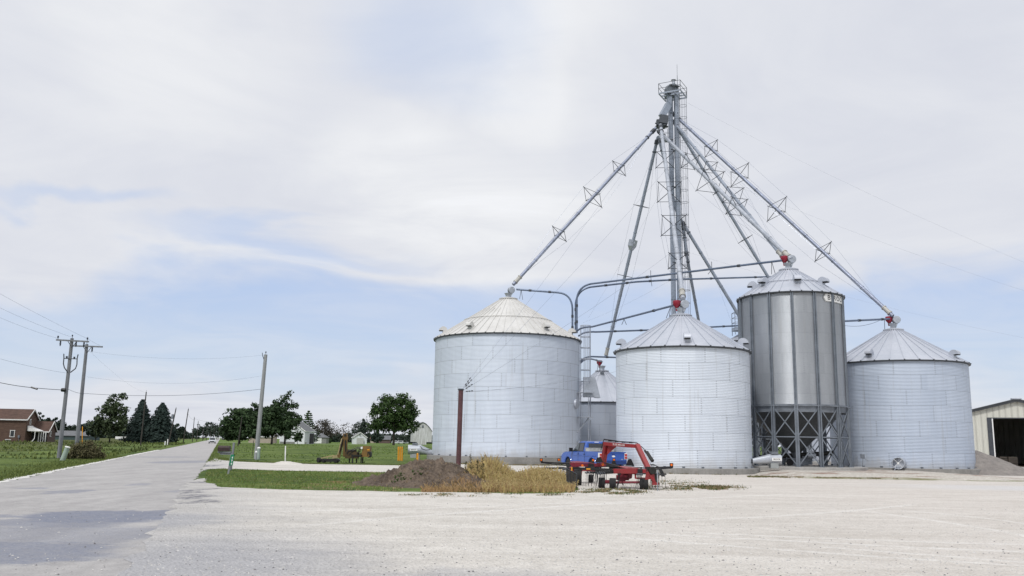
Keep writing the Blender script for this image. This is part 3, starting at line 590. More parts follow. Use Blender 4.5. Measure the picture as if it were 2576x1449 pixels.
for i in range(5):
    q = V((-3.3 + i * .8, -1.4, zeD + .6)); mb.tube([q, q + V((0, 0, 2.2))], .035, 5); mb.tube([q + V((0, 1.2, 0)), q + V((0, 1.2, 2.2))], .035, 5)
for dz in (1.2, 1.7, 2.2):
    for yy in (-1.4, -.2): mb.tube([(-3.3, yy, zeD + .6 + dz), (-.1, yy, zeD + .6 + dz)], .03, 5)
    mb.tube([(-3.3, -1.4, zeD + .6 + dz), (-3.3, -.2, zeD + .6 + dz)], .03, 5)
mb.box((-1.7, -.8, zeD + 1.15), (3.3, 1.3, .3)); mb.build('roof_platform', M['leg_steel'], binD)
# ------------------------------------------------------------------ bucket elevator
TY = 84.0; cT = GY(1711, TY, 0)
zTop = ZAT(cT.x, cT.y, 240)           # platform height
tw = empty('elevator_tower', (cT.x, cT.y, 0), 'slim twin leg elevator tower rising above all the bins', 'elevator tower')
T = lambda x, y, z: V((x, y, z))
zq = lambda py: ZAT(cT.x, cT.y, py)
for dx, dy in ((-.30, .36), (.20, -.14)):
    mb = MB(); mb.box((dx, dy, zTop / 2), (.38, .42, zTop), Matrix.Rotation(R_(8), 3, 'Z'))
    for i in range(18): mb.box((dx, dy, 1.5 + i * (zTop - 2) / 17), (.42, .46, .05), Matrix.Rotation(R_(8), 3, 'Z'))
    mb.build('leg_casing', M['leg_steel'], tw)
rot = Matrix.Rotation(R_(62), 3, 'Z'); RL = lambda x, y, z: rot @ V((x, y, 0)) + V((-.1, .05, z))
mb = MB(); h = 1.12
for sx, sy in ((-h, 0), (h, 0), (-.35, 0), (.35, 0)): mb.beam(RL(sx, -h, zTop), RL(sx, h, zTop), .06, .14)
for sy in (-h, h, -.4, .4): mb.beam(RL(-h, sy, zTop), RL(h, sy, zTop), .06, .14)
mb.box(RL(.45, .3, zTop + .06), (1.0, 1.3, .03), rot); pf = mb.build('head_platform', M['leg_steel'], tw)
mb = MB()
for i in range(4):
    a = [(-h, -h), (h, -h), (h, h), (-h, h)][i]; b = [(-h, -h), (h, -h), (h, h), (-h, h)][(i + 1) % 4]
    mb.tube([RL(*a, zTop), RL(*a, zTop + 1.05)], .03, 5)
    for zz in (.55, 1.05): mb.tube([RL(*a, zTop + zz), RL(*b, zTop + zz)], .025, 5)
mb.build('railing', M['strut'], pf)
mb = MB(); hd = [(-.75, 0), (-.75, .55), (-.5, .95), (.1, 1.15), (.55, 1.0), (.6, .45), (.6, 0)]
d0 = Matrix.Rotation(R_(24), 3, 'Z'); mb.prism([d0 @ V((p[0], -.3, p[1] + zTop + .1)) + V((-.15, .1, 0)) for p in hd], d0 @ V((0, .6, 0))); mb.box((-.05, 0, zTop + .95), (1.1, .8, .06), d0); mb.build('elevator_head', M['galv_dark'], tw, fixn=True)
mb = MB(); mb.lathe([(.16, 0), (.16, .62), (.26, .64), (.02, .76)], (.0, .1, zTop + 1.05), 16); mb.build('vent_stack', M['galv'], tw, smooth=40)
mb = MB(); mb.tube([(.35, -.1, zTop + .6), (.35, -.1, zTop + 2.1)], .03, 6); mb.tube([(.35, -.1, zTop + 2.1), (.35, -.1, zTop + 3.3)], .018, 5); mb.build('antenna', M['galv_dark'], tw)
dist = P(1656, 318, TY - .2) - cT       # distributor hangs left of the legs
mb = MB(); mb.beam((-.45, .1, zTop - .1), (-.5, .1, zTop - 1.0), .5, .5); mb.beam((-.5, .1, zTop - .9), dist + V((.35, 0, 1.05)), .62, .62, .55, .55); mb.build('discharge_chute', M['leg_steel'], tw)
mb = MB(); mb.beam(dist + V((.62, .1, 1.15)), dist + V((.45, .1, .25)), .75, .8, 1.0, .9); mb.beam(dist + V((.45, .1, .25)), dist + V((.4, .1, -.1)), 1.0, .9, .5, .5); mb.box(dist + V((.05, -.1, .35)), (.5, .5, .55)); mb.lathe([(.07, 0), (.07, .4)], dist + V((-.35, -.2, .25)), 10, V((1, 0, 0)))
for k in range(6): a = k * 1.05; mb.lathe([(.2, -.05), (.2, .05)], dist + V((.35 + .45 * math.cos(a), .45 * math.sin(a), -.02)), 12)
mb.build('distributor', M['strut'], tw, smooth=40)
mb = MB(); dp = zq(352); mb.box((-.75, .2, dp), (1.1, 1.0, .07))
for q in ((-1.25, -.3), (-.75, -.3), (-1.25, .7), (-.25, .7)): mb.tube([V((*q, dp)), V((*q, dp + 1.05))], .025, 5)
for zz in (.55, 1.05): mb.tube([V((-.25, -.3, dp + zz)), V((-1.25, -.3, dp + zz)), V((-1.25, .7, dp + zz)), V((-.25, .7, dp + zz))], .02, 5)
mb.build('service_platform', M['galv_dark'], tw)
out_ = V((1, -.35, 0)).normalized(); l0 = V((.50, -.28, 2)); l1 = V((.50, -.28, zTop + .2))
ld = ladder_mb(l0, l1, out_, .4, .32, .02).build('ladder', M['galv_dark'], tw)
cage_mb(V((.5, -.28, 4)), V((.5, -.28, zTop)), out_, .36, 1.25, 6, .011, .02).build('safety_cage', M['galv_dark'], ld)
mb = MB()
for i in range(9):
    z = 4 + i * (zTop - 6) / 8; mb.box((-.05, .08, z), (1.15, .07, .08), Matrix.Rotation(R_(-52), 3, 'Z')); mb.box((-.05, -.16, z), (.9, .05, .08), Matrix.Rotation(R_(24), 3, 'Z'))
mb.build('leg_clamp', M['strut'], tw)
# ------------------------------------------------------------------ spouts with their trusses
def spout(label, p0, p1, r, frames, mt, trusscab=True, twist=45, end_boot=True, box_at=None):
    p0, p1 = V(p0), V(p1); root = empty('grain_spout', p0, label, 'grain spout', 'grain spouts running down from the tower'); q = p1 - p0; L = q.length; t = q.normalized()
    mb = MB(); mb.tube([V((0, 0, 0)), q], r, 12); k = int(L / 3.2)
    for i in range(1, k): c = t * L * i / k; mb.tube([c - t * .06, c + t * .06], r * 1.16, 12)
    mb.build('pipe', mt, root, smooth=50)
    mb = MB(); mb.tube([t * .3, t * .75], r * 1.4, 10); mb.tube([t * 1.5, t * 1.6], r * 1.35, 10); mb.build('coupling', M['strut'], root, smooth=50)
    if end_boot: mb = MB(); mb.tube([q - t * 1.0, q - t * .35], r * 1.15, 12); mb.tube([q - t * 1.05, q - t * .97], r * 1.4, 12); mb.tube([q - t * .4, q - t * .3], r * 1.4, 12); mb.build('end_sleeve', M['sleeve'], root, smooth=50)
    if box_at: c = t * L * box_at; mb = MB(); mb.beam(c - t * .55, c + t * .1, .62, .62); mb.beam(c + t * .1, c + t * .55, .62, .62, .3, .3); mb.lathe([(.2, 0), (.2, .06), (0, .07)], c + V((-.0, -.32, 0)) - t * .2, 14, V((0, -1, 0))); mb.build('cushion_box', M['galv'], root)
    x = t.cross(V((0, 0, 1))).normalized(); y = x.cross(t)
    tips = []
    for f, s in frames:
        c = t * L * f; cs = [(x * math.cos(R_(twist + 90 * j)) + y * math.sin(R_(twist + 90 * j))) * s for j in range(4)]; mb = MB()
        for j in range(4): mb.tube([c + cs[j] * .08, c + cs[j] * 1.05], .03, 5); mb.tube([c + cs[j] * .96, c + cs[(j + 1) % 4] * .96], .024, 5)
        mb.build('truss_frame', M['strut'], root); tips.append([c + e for e in cs])
    if trusscab and tips:
        mb = MB()
        for j in range(4): mb.tube([t * 1.2] + [tp[j] for tp in tips] + [q - t * 1.2], .009, 4)
        mb.build('truss_cable', M['cable'], root)
    return root
M['sleeve'] = mat('worn pale sleeve', (.42, .41, .38), .6, .2, .3, 3)
pk = lambda pol, c, zt, px, py: P(px, py, c.y - .2)
GP, GL, GD = M['galv_pipe'], M['galv_light'], M['leg_steel']
spout('long grain spout slanting down to the left onto the widest bin', P(1650, 322, TY - .4), P(1291, 716, cA.y - .3), .155, ((.28, 1.0), (.47, 1.35), (.70, 1.0)), GP, twist=0)
spout('dark grain spout with a cushion box, dropping to the small dark bin in the gap', P(1655, 345, TY + .4), P(1523, 900, cC.y - .2), .165, ((.31, .8), (.625, .75)), GD, box_at=.485)
spout('pale grain spout dropping steeply along the tower to the bin behind the hay rake', P(1662, 315, TY - .8), P(1718, 752, cF.y - .25), .17, ((.26, 1.2), (.47, 1.4), (.66, 1.35), (.835, 1.0)), GL, twist=45)
spout('pale thick grain spout crossing the tower down to the tall hopper bin', P(1655, 328, TY - .6), P(1990, 652, cH.y - .25), .175, ((.30, 1.05), (.465, 1.5), (.66, 1.1)), GL, twist=45)
spout('rightmost grain spout, running down to the far right bin', P(1688, 281, TY + .7), P(2246, 795, cR.y - .25), .155, ((.222, 1.05), (.367, 1.4), (.541, 1.4), (.738, 1.1)), GP, twist=0)
spout('dark grain spout running close behind the pale thick one to the tall hopper bin', P(1692, 303, TY + .9), P(1972, 650, cH.y + .3), .145, ((.41, .8), (.616, 1.1)), GD, twist=45)
spout('dark grain spout vanishing behind the roof of the tall hopper bin', P(1694, 303, TY + 1.1), P(1938, 706, cD.y - .5), .15, ((.456, .5), (.746, .85)), GD, end_boot=False)
spout('dark grain spout ending at the railed platform behind the tall hopper bin', P(1712, 552, TY + .4), P(1866, 806, cD.y - 1.5), .16, (), GD, False, end_boot=False)
spout('short dark grain spout ending behind the roof of the bin by the hay rake', P(1725, 628, TY + .6), P(1759, 815, TY + 8), .15, (), GD, False, end_boot=False)
spout('dark vertical feeder spout hugging the tower legs from the distributor', P(1656, 342, TY + .2), P(1708, 556, TY + .35), .14, (), GD, False, end_boot=False)
mbx = spout('short steep feeder spout beside the tower ladder', P(1718, 560, TY + .5), P(1726, 632, TY + .6), .16, (), GD, False, end_boot=False)
# ------------------------------------------------------------------ blower pipes between roofs
def pipe(label, pts, r=.075, mt=None, props=()):
    p0 = V(pts[0]); root = empty('blower_pipe', p0, label, 'blower pipe', 'blower pipes between the bins'); mb = MB(); loc = [V(p) - p0 for p in pts]; mb.tube(loc, r, 10)
    mb.build('pipe', mt or M['pipe_blue'], root, smooth=60)
    mb = MB(); L = [(loc[i] + loc[i + 1]) / 2 for i in range(len(loc) - 1) if (loc[i + 1] - loc[i]).length > 1.2]
    for i in range(len(loc) - 1):
        d = loc[i + 1] - loc[i]
        if d.length > 1.2:
            for f in (.33, .8): c = loc[i] + d * f; mb.tube([c - d.normalized() * .12, c + d.normalized() * .12], r * 1.3, 10)
    if mb.v: mb.build('pipe_joint', M['strut'], root, smooth=60)
    for a, bts in props:
        mb = MB()
        for b in bts: mb.tube([V(a) - p0, V(b) - p0], .022, 5)
        mb.build('prop', M['strut'], root)
    return root
M['pipe_blue'] = mat('blue grey pipe', (.15, .19, .27), .38, .5, .25, 1.2)
q = lambda px, py, Y: P(px, py, Y)
YA = cA.y
pipe('blower pipe arching from the peak of the widest bin down past its right edge', [q(1299, 728, YA), q(1404, 736, YA - .5)] + arc(q(1404, 736, YA - .5), q(1438, 739, YA - .7), q(1440, 776, YA - .8)) + [q(1440, 836, YA - .8)], .085, None, [(q(1311, 729, YA), (q(1307, 752, YA), q(1315, 754, YA)))])
pipe('upper of two blower pipes rising beside the widest bin, ending at the tall hopper bin', [q(1451, 838, YA - 1), q(1451, 752, YA - 1)] + arc(q(1451, 752, YA - 1), q(1455, 720, YA - 1), q(1487, 714, YA - 1.3)) + [q(1968, 655, cH.y)], .085, None, [(q(1637, 696, 73), (q(1637, 680, 73), q(1640, 720, 73), q(1622, 700, 73))), (q(1791, 677, 69), (q(1790, 658, 69), q(1781, 690, 69))), (q(1941, 657, cH.y), (q(1941, 690, cH.y), q(1950, 688, cH.y)))])
pipe('lower of two blower pipes rising beside the widest bin, passing behind the hopper roof', [q(1448, 838, YA - .8), q(1448, 764, YA - .8)] + arc(q(1448, 764, YA - .8), q(1452, 728, YA - .8), q(1486, 722, YA - .8)) + [q(1600, 709, YA), q(1705, 703, YA + 2), q(1945, 696, cD.y)], .085)
pipe('blower pipe sloping up from the ladder cage to the bin behind the hay rake', [q(1449, 832, YA - 1.2), q(1460, 818, YA - 1.2), q(1480, 826, YA - 2), q(1692, 769, cF.y)][0:1] + arc(q(1449, 836, YA - 1.2), q(1458, 822, YA - 1.4), q(1490, 822, YA - 3)) + [q(1692, 769, cF.y)], .08, None, [(q(1570, 803, 69), (q(1564, 817, 69), q(1576, 817, 69))), (q(1687, 772, cF.y), (q(1676, 800, cF.y), q(1684, 797, cF.y)))])
pipe('level blower pipe passing behind the bin roof beside the tower to the railed platform', arc(q(1455, 846, YA - .6), q(1466, 833, YA - .6), q(1500, 835, YA)) + [q(1640, 830, YA + 2), q(1862, 819, cD.y - 1)], .08)
pipe('upper of two short blower pipes over the small dark bin', arc(q(1459, 910, YA), q(1470, 897, YA), q(1490, 897, YA)) + [q(1600, 901, YA + 2)], .075)
pipe('lower of two short blower pipes, reaching the red cyclone of the small dark bin', arc(q(1460, 914, YA + .3), q(1472, 899, YA + .3), q(1492, 904, YA + 2)) + [q(1515, 910, cC.y)], .075, None, [(q(1505, 908, cC.y - 1), (q(1502, 934, cC.y - 1), q(1509, 934, cC.y - 1)))])
pipe('blower pipe from the tall hopper bin to the far right bin', [q(2120, 808, cH.y + 2), q(2243, 802, cR.y)], .08, None, [(q(2225, 803, cR.y), (q(2226, 840, cR.y),))])
mb = MB(); mb.tube(sag(q(2120, 818, cH.y + 2), q(2215, 805, cR.y), .25), .015, 4); tag(mb.build('power_cable', M['pipe_blue']), 'thin cable sagging under the blower pipe at the far right bin', 'cable')
# ------------------------------------------------------------------ guy post and guy wires
pb = GY(1152, 45.5); pb.z = 0; pt_ = P(1159.5, 981, 45.5)
gp = empty('guy_post', pb, 'rusty brown steel post by the dirt mound, guy wires fixed to its top', 'guy post'); mb = MB(); top = pt_ - pb
mb.tube([V((0, 0, -.1)), top], .125, 14); mb.build('post', M['rust_post'], gp, smooth=50)
mb = MB(); mb.tube([top - V((0, 0, .02)), top + V((0, 0, .06))], .15, 14); mb.build('post_cap', M['strut'], gp, smooth=50)
def wire(name, label, a, b, drop, r, mt, cat, group, n=16):
    mb = MB(); mb.tube(sag(a, b, drop, n), r, 4); o = mb.build(name, mt); return tag(o, label, cat, group)
gw = 'guy wires staying the elevator tower'
PT = pt_
for nm, (px, py), Yt, off in (('highest of four guy wires from the brown post, fixed at the distributor', (1648, 318), TY, .05), ('second highest guy wire from the brown post, to the upper tower', (1692, 407), TY, .08), ('third guy wire from the brown post, to the middle of the tower', (1690, 634), TY, .1), ('lowest, almost level guy wire from the brown post across the widest bin', (1560, 932), TY - 14, .12)):
    e = P(px, py, Yt); a = PT + (e - PT).normalized() * .1 - V((0, 0, off)); 
    mb = MB(); mb.tube(sag(a, e, .25), .0085, 4); w = mb.build('guy_wire', M['cable']); tag(w, nm, 'guy wire', gw)
    mb = MB(); d = (e - a).normalized()
    for k in (.5, .8, 1.1): mb.tube([a + d * k, a + d * (k + .14)], .028, 6)
    c = mb.build('wire_clip', M['strut'], w)
for nm, a, b in (('highest guy wire running off to the right from the tower head', P(1728, 258, TY), P(2800, 752, TY - 14)), ('middle guy wire off to the right, from the upper tower', P(1722, 412, TY), P(2800, 800, TY - 14)), ('lowest guy wire off to the right, passing over the far right bin', P(1722, 632, TY), P(2800, 893, TY + 4))):
    wire('guy_wire', nm, a, b, .7, .004, M['cable'], 'guy wire', gw, 24)
for nm, a, b in (('thin stay wire from the tower down behind the small dark bin', P(1695, 420, TY), P(1480, 800, TY + 20)), ('thin stay wire crossing low behind the bin next to the tower', P(1712, 690, TY), P(1466, 812, TY + 16)), ('thin stay wire from mid tower down to the tall hopper bin', P(1722, 470, TY), P(1862, 870, TY + 4)), ('thin stay wire from the upper tower to the right of the hopper roof', P(1724, 330, TY), P(2150, 700, TY - 4))):
    wire('guy_wire', nm, a, b, .3, .006, M['cable'], 'guy wire', gw)
# ------------------------------------------------------------------ aeration fans
def fan_unit(label, c, ax, rr, Lh, Lc, e_w, e_h, plate=True, box=True, legs=.5):
    """drum housing on one end, sheet-metal transition that narrows to the bin wall on the other"""
    c = V(c); ax = V(ax).normalized(); root = empty('aeration_fan', c, label, 'aeration fan', 'aeration fans at the feet of the bins'); s = ax.cross(V((0, 0, 1))).normalized(); up = V((0, 0, 1))
    mb = MB(); mb.lathe([(rr * .86, 0), (rr, .02), (rr, Lh - .02), (rr * 1.05, Lh), (rr * 1.05, Lh + .12), (rr, Lh + .12)], (0, 0, 0), 28, ax, caps=False); mb.lathe([(.0, .14), (rr * .86, .14)], (0, 0, 0), 28, ax, caps=False); hs = mb.build('housing', M['fan'], root, smooth=40)
    mb = MB(); n_ = 28; a0 = []; a1 = []
    for i in range(n_):
        a = 2 * math.pi * i / n_; ca, sa = math.cos(a), math.sin(a); a0.append(ax * (Lh + .12) + s * ca * rr + up * sa * rr)
        k = 1 / max(abs(ca), abs(sa)); a1.append(ax * (Lh + Lc) + s * ca * k * e_w + up * (sa * k * e_h - (rr - e_h)))
    mb.add(a0 + a1, [(i, (i + 1) % n_, (i + 1) % n_ + n_, i + n_) for i in range(n_)]); mb.build('transition_duct', M['fan'], root, smooth=40)
    mb = MB(); mb.box(ax * .5 - up * (rr + .1) - s * 0, (.5, .5, .34))
    if legs: mb.box(ax * (Lh) - up * (rr + legs / 2), (.12, .6, legs))
    mb.build('support', M['fan_foot'], root)
    if box: mb = MB(); mb.box(ax * Lh * .62 + up * (rr + .09), (.45, .35, .18)); mb.build('control_box', M['galv_dark'], root)
    if plate:
        tw_ = -s if (-s).y < 0 else s; mb = MB(); vs, fs = text_mesh('BROCK', .12); c0 = ax * Lh * .5 + tw_ * (rr + .012); xd = V((1, 0, 0)) - tw_ * tw_.x; xd.normalize()
        mb.quad(c0 - xd * .32 - up * .1, c0 + xd * .32 - up * .1, c0 + xd * .32 + up * .1, c0 - xd * .32 + up * .1, 0); mb.add([c0 + tw_ * .006 + xd * v.x + up * v.y for v in vs], fs, 1); mb.build('name_plate', [M['white'], M['black']], root)
    return root, s
M['fan'] = mat('fan housing steel', (.50, .53, .58), .45, .4, .2, 2.2); M['fan_foot'] = mat('grey fan foot', (.34, .36, .36), .7, .1, .2, 2)
e = polA(-80, 6.5, 0) + cA
fa = P(1026, 1131, 77.2); d = V((1, .12, 0)).normalized()
r1, s1 = fan_unit('white drum fan with a tapering grey duct, left of the widest bin', fa, d, .41, .98, 1.2, .34, .18, legs=.75)
mb = MB(); mb.tube([V(p) for p in [d * 1.1 + V((0, -.40, .3)), d * 1.3 + V((0, -.42, .08)), d * 1.55 + V((0, -.40, -.0)), d * 1.85 + V((0, -.36, .02)), d * 2.2 + V((0, -.32, .16))]], .025, 6); mb.build('cable', M['black'], r1)
fh = P(1965, 1155.5, 58.9); d2 = V((-1, .05, 0)).normalized()
r2, s2 = fan_unit('grey drum fan with a tapering duct in front of the tall hopper bin legs', fh, d2, .315, .72, 1.2, .28, .16, legs=.0)
# round propeller fan at the far right bin
c = P(2259.5, 1165.5, cR.y - 5.75); root = empty('aeration_fan', c, 'round bladed fan on the wall foot of the far right bin', 'aeration fan', 'aeration fans at the feet of the bins'); ax = V((-.28, -1, 0)).normalized()
mb = MB(); mb.lathe([(.37, -.5), (.37, .02), (.40, .03), (.40, -.02)], (0, 0, 0), 32, ax, caps=False); mb.lathe([(.0, -.42), (.37, -.42)], (0, 0, 0), 32, ax, caps=False); hs = mb.build('housing', M['fan'], root, smooth=40)
mb = MB(); mb.tube([V((.15, .25, 0)), V((.55, .9, 0))], .33, 16, .42); mb.build('transition_duct', M['fan'], root, smooth=40)
sx = V((ax.y, -ax.x, 0)); mb = MB()
for k in range(7):
    a = k * 2 * math.pi / 7; r0 = sx * math.cos(a) + V((0, 0, math.sin(a))); tn = sx * -math.sin(a) + V((0, 0, math.cos(a))); mb.quad(r0 * .08 - tn * .03 - ax * .3, r0 * .34 - tn * .09 - ax * .26, r0 * .34 + tn * .09 - ax * .36, r0 * .08 + tn * .03 - ax * .32)
mb.build('fan_blades', M['galv_light'], root)
mb = MB()
for k in range(4):
    a = R_(45 + 90 * k); r0 = sx * math.cos(a) + V((0, 0, math.sin(a))); mb.tube([r0 * .05, r0 * .38], .014, 5)
mb.lathe([(.07, 0), (.07, .04), (0, .05)], (0, 0, 0), 12, ax); mb.build('guard', M['white'], root)
mb = MB(); mb.tube([sx * .2 + V((0, 0, -.33)), sx * .32 + V((0, -.1, -.52))], .03, 6); mb.build('support', M['galv_light'], root)
# conduit beside it
p = P(2165, 1150, cR.y - 4.6); mb = MB(); p0 = V(p)
for px_, a_, b_ in ((2157, 1148, 1172), (2171, 1152, 1172)): mb.tube([P(px_, a_, p.y), P(px_ - 1, b_, p.y)], .02, 5)
mb.tube([P(2171, 1150, p.y), P(2185, 1161, p.y - .4), P(2243, 1163, cR.y - 5.6)], .018, 5); mb.box(P(2170, 1148, p.y), (.25, .15, .3)); tag(mb.build('electric_conduit', M['galv_dark']), 'small electric box and conduits at the left foot of the far right bin', 'conduit')
# ------------------------------------------------------------------ yellow bollards, marker posts
def bollard(px, py_top, Y, r, label, g, zb=-.2):
    b = GY(px, Y); t_ = P(px + .4, py_top, Y); root = empty('bollard', b, label, 'bollard', g); mb = MB(); h = t_ - b; mb.tube([V((0, 0, zb)), h], r, 14); mb.build('post', M['yellow'], root, smooth=50)
    mb = MB(); mb.lathe([(r, 0), (r * .8, .05), (0, .07)], h, 14); mb.build('cap', M['yellow'], root, smooth=50)
for i, (px, lab) in enumerate(((1002.0, 'leftmost of three tall yellow bollards beside the white drum fan'), (1006.8, 'middle one of three tall yellow bollards beside the white drum fan'), (1011.6, 'rightmost of three tall yellow bollards beside the white drum fan'))): bollard(px, 1125.5, 80 - i * .25, .066, lab, 'yellow bollards by the fan')
bollard(1050, 1142, 74, .085, 'short worn yellow bollard under the duct of the white drum fan', 'yellow bollards by the fan')
def marker(px, pyt, Y, r, lab, mt, name='marker_post'):
    b = GY(px, Y); mb = MB(); h = P(px + .8, pyt, Y) - b; mb.tube([V((0, 0, -.1)), h], r, 8); mb.lathe([(r, 0), (0, r * .7)], h, 8); o = mb.build(name, mt, loc=b, smooth=50); return tag(o, lab, 'marker post')
marker(717.5, 1122.5, 66, .045, 'slim white marker post on the lawn above the driveway heap', M['white'])
b = GY(680, 78); 
mb = MB(); mb.tube([V((0, 0, 0)), V((.02, 0, 1.55))], .03, 6); mb.box((0, .3, 1.0), (.03, .03, .03)); tag(mb.build('fence_stake', M['wood_dark'], loc=GY(635, 92)), 'thin dark stake on the lawn left of the pale utility pole', 'stake')
# ------------------------------------------------------------------ mailbox and number sign
b = GY(582, 49.5); root = empty('mailbox', b, 'dark brown mailbox on a wooden arm beside the road', 'mailbox'); tl = V((-.3, 1, 0)).normalized()
hx = V((1, .1, 0)).normalized(); hy = V((-.1, 1, 0)); zc = P(565, 1129, 49.5).z - .17
c0 = P(565, 1128, 49.5) - b; wv = .30; mb = MB(); prof = [V((0, math.cos(a) * .13, .17 + .13 * math.sin(a) - .15)) for a in [math.pi * i / 10 for i in range(11)]]; prof = [V((0, .13, -.15))] + prof[0:] + [V((0, -.13, -.15))]
mb.prism([c0 - hx * wv + p for p in prof], hx * 2 * wv); bx = mb.build('box', M['brown_box'], root, fixn=True)
mb = MB(); mb.prism([c0 - hx * (wv + .02) + p * 1.06 for p in prof], hx * .03); mb.build('door', M['brown_box'], bx, fixn=True)
mb = MB(); mb.box(c0 + V((.02, 0, -.21)), (.72, .16, .09)); mb.box(c0 + V((.14, 0, -.29)), (.72, .09, .1)); mb.build('arm', M['wood_pole'], root)
mb = MB(); mb.box((0, 0, (c0.z + .32) / 2), (.1, .1, c0.z + .32), Matrix.Rotation(R_(3), 3, 'Y')); mb.build('post', M['wood_pole'], root)
b = GY(573.5, 44.6); tp = P(582, 1143, 44.6) - b; root = empty('number_sign', b, 'green house number plate on a short leaning post in the grass', 'number sign')
mb = MB(); mb.beam(V((0, 0, -.1)), tp, .08, .06); mb.build('post', M['wood_light'], root)
sc = 44.6 / F; mb = MB(); fwd = V((0, -1, 0)); yw = V((1, -.45, 0)).normalized(); nrm = V((-yw.y, yw.x, 0)); nrm = -nrm if nrm.y > 0 else nrm; ud = tp.normalized(); c0 = tp * .72 + yw * .12 + nrm * .045
mb.add([c0 - yw * .115 - ud * .265, c0 + yw * .115 - ud * .265, c0 + yw * .115 + ud * .265, c0 - yw * .115 + ud * .265], [(0, 1, 2, 3)], 0); mb.add([c0 - yw * .115 - ud * .265 - nrm * .01, c0 + yw * .115 - ud * .265 - nrm * .01, c0 + yw * .115 + ud * .265 - nrm * .01, c0 - yw * .115 + ud * .265 - nrm * .01], [(3, 2, 1, 0)], 0)
for ch, k in zip('494', (.11, -.04, -.19)):
    vs, fs = text_mesh(ch, .17); mb.add([c0 + nrm * .006 + yw * (v.x * 1.1 + .025) + ud * (v.y + k) for v in vs], fs, 1)
mb.build('plate', [M['green_sign'], M['white']], root)
# ------------------------------------------------------------------ phone / power pedestals
def pedestal(px, Y, h, r, lab, lean=(0, 0), dome=True, mt='pedestal'):
    b = GY(px, Y); root = empty('utility_pedestal', b, lab, 'utility pedestal', 'utility pedestals'); tpv = V((lean[0], lean[1], h)); mb = MB(); mb.tube([V((0, 0, -.1)), tpv], r * 1.04, 16, r * .96); mb.build('housing', M[mt], root, smooth=50)
    mb = MB(); mb.lathe([(r * 1.08, -.03), (r * 1.06, .03), (r * .6, .09 if dome else .04), (0, .11 if dome else .045)], tpv, 16, tpv.normalized()); mb.build('cap', M['white'], root, smooth=50)
pedestal(156, 63.2, .95, .17, 'leaning pale green pedestal in front of the brown bush', (.3, 0, ), False)
pedestal(649.5, 76.4, .95, .14, 'pale pedestal standing right of the foot of the pale utility pole')
pedestal(643.5, 75.6, .62, .09, 'small grey pedestal against the foot of the pale utility pole', mt='fan_foot')
# ------------------------------------------------------------------ mounds
def heap(name, label, cat, cx, cy, rx, ry, h, mt, seed, res=64, rough=.18, skew=(0, 0), extra=(), base=.0, rot=0, flat=1.0):
    mb = MB(); ca, sa = math.cos(rot), math.sin(rot)
    for j in range(res + 1):
        for i in range(res + 1):
            u = -1.15 + 2.3 * i / res; v = -1.15 + 2.3 * j / res; q = math.hypot(u - skew[0] * max(0, 1 - math.hypot(u, v)), v - skew[1] * max(0, 1 - math.hypot(u, v)))
            e = max(0, 1 - q); ee = min(1, e / abs(flat)); z = h * ee * ee * (3 - 2 * ee) if flat > 0 else h * max(0, 1.06 - math.sqrt(q * q + .004))
            for (ex, ey, er, eh) in extra: dd = max(0, 1 - math.hypot((u - ex) / er, (v - ey) / er)); z = max(z, eh * dd * (1.4 - .4 * dd))
            x = u * rx; y = v * ry; nz = noise.fractal(V((x * 1.1, y * 1.1, seed)), .8, 2.1, 5); w = min(1, z / (h * .25))
            z = z + nz * rough * w + noise.noise(V((x * 5, y * 5, seed))) * rough * .35 * w + noise.noise(V((x * 11, y * 9, seed + 3))) * rough * .36 * w; mb.v.append((cx + x * ca - y * sa, cy + x * sa + y * ca, base - .03 + max(-.02, z)))
    for j in range(res):
        for i in range(res): q = j * (res + 1) + i; mb.f.append((q, q + 1, q + res + 2, q + res + 1)); mb.mi.append(0)
    return tag(mb.build(name, mt, smooth=180), label, cat)
mdc = G(1090, 1218); 
heap('dirt_mound', 'long mound of dug earth and dead weeds in front of the widest bin', 'dirt mound', GY(1074, 39.2).x, 39.2, 2.85, 5.2, .88, M['earth'], 4, 130, .25, (0, 0), ((.62, -.38, .5, .36), (-.55, -.25, .55, .30), (.2, .1, .3, 1.0)), flat=.85)
gpc = P(2476, 1190, 67); heap('gravel_heap', 'grey gravel heap between the far right bin and the cream shed', 'gravel heap', gpc.x, 67.6, 3.9, 3.6, 1.78, M['gravelpile'], 9, 90, .07, (-.05, 0), flat=-1)
sh_ = GY(752, 67); heap('gravel_heap', 'low pale gravel heap at the lawn edge of the driveway', 'gravel heap', sh_.x, 63.4, 1.7, 1.1, .24, M['lot'], 12, 36, .06)
# ------------------------------------------------------------------ grass and weeds standing on the verge
def inpoly(x, y, poly):
    c = False; n = len(poly)
    for i in range(n):
        (x1, y1), (x2, y2) = poly[i], poly[(i + 1) % n]
        if (y1 > y) != (y2 > y) and x < (x2 - x1) * (y - y1) / (y2 - y1) + x1: c = not c
    return c
def fill(poly, n_, r):
    xs = [p[0] for p in poly]; ys_ = [p[1] for p in poly]; out = []; k = 0
    while len(out) < n_ and k < n_ * 30:
        k += 1; x = r.uniform(min(xs), max(xs)); y = r.uniform(min(ys_), max(ys_))
        if inpoly(x, y, poly): out.append((x, y, 0))
    return out
M['blade_olive'] = leafmat('olive weeds', (.030, .050, .013), (.13, .16, .05)); M['blade_pale'] = leafmat('yellowing grass', (.11, .13, .035), (.30, .30, .11)); M['blade_lawn'] = leafmat('lawn blades', (.06, .11, .022), (.19, .26, .065)); M['blade_tan'] = leafmat('tan dry weeds', (.20, .14, .075), (.42, .33, .2))
r = random.Random(21); island = [g2(*q) for q in isl_bot] + [g2(*q) for q in isl_back]
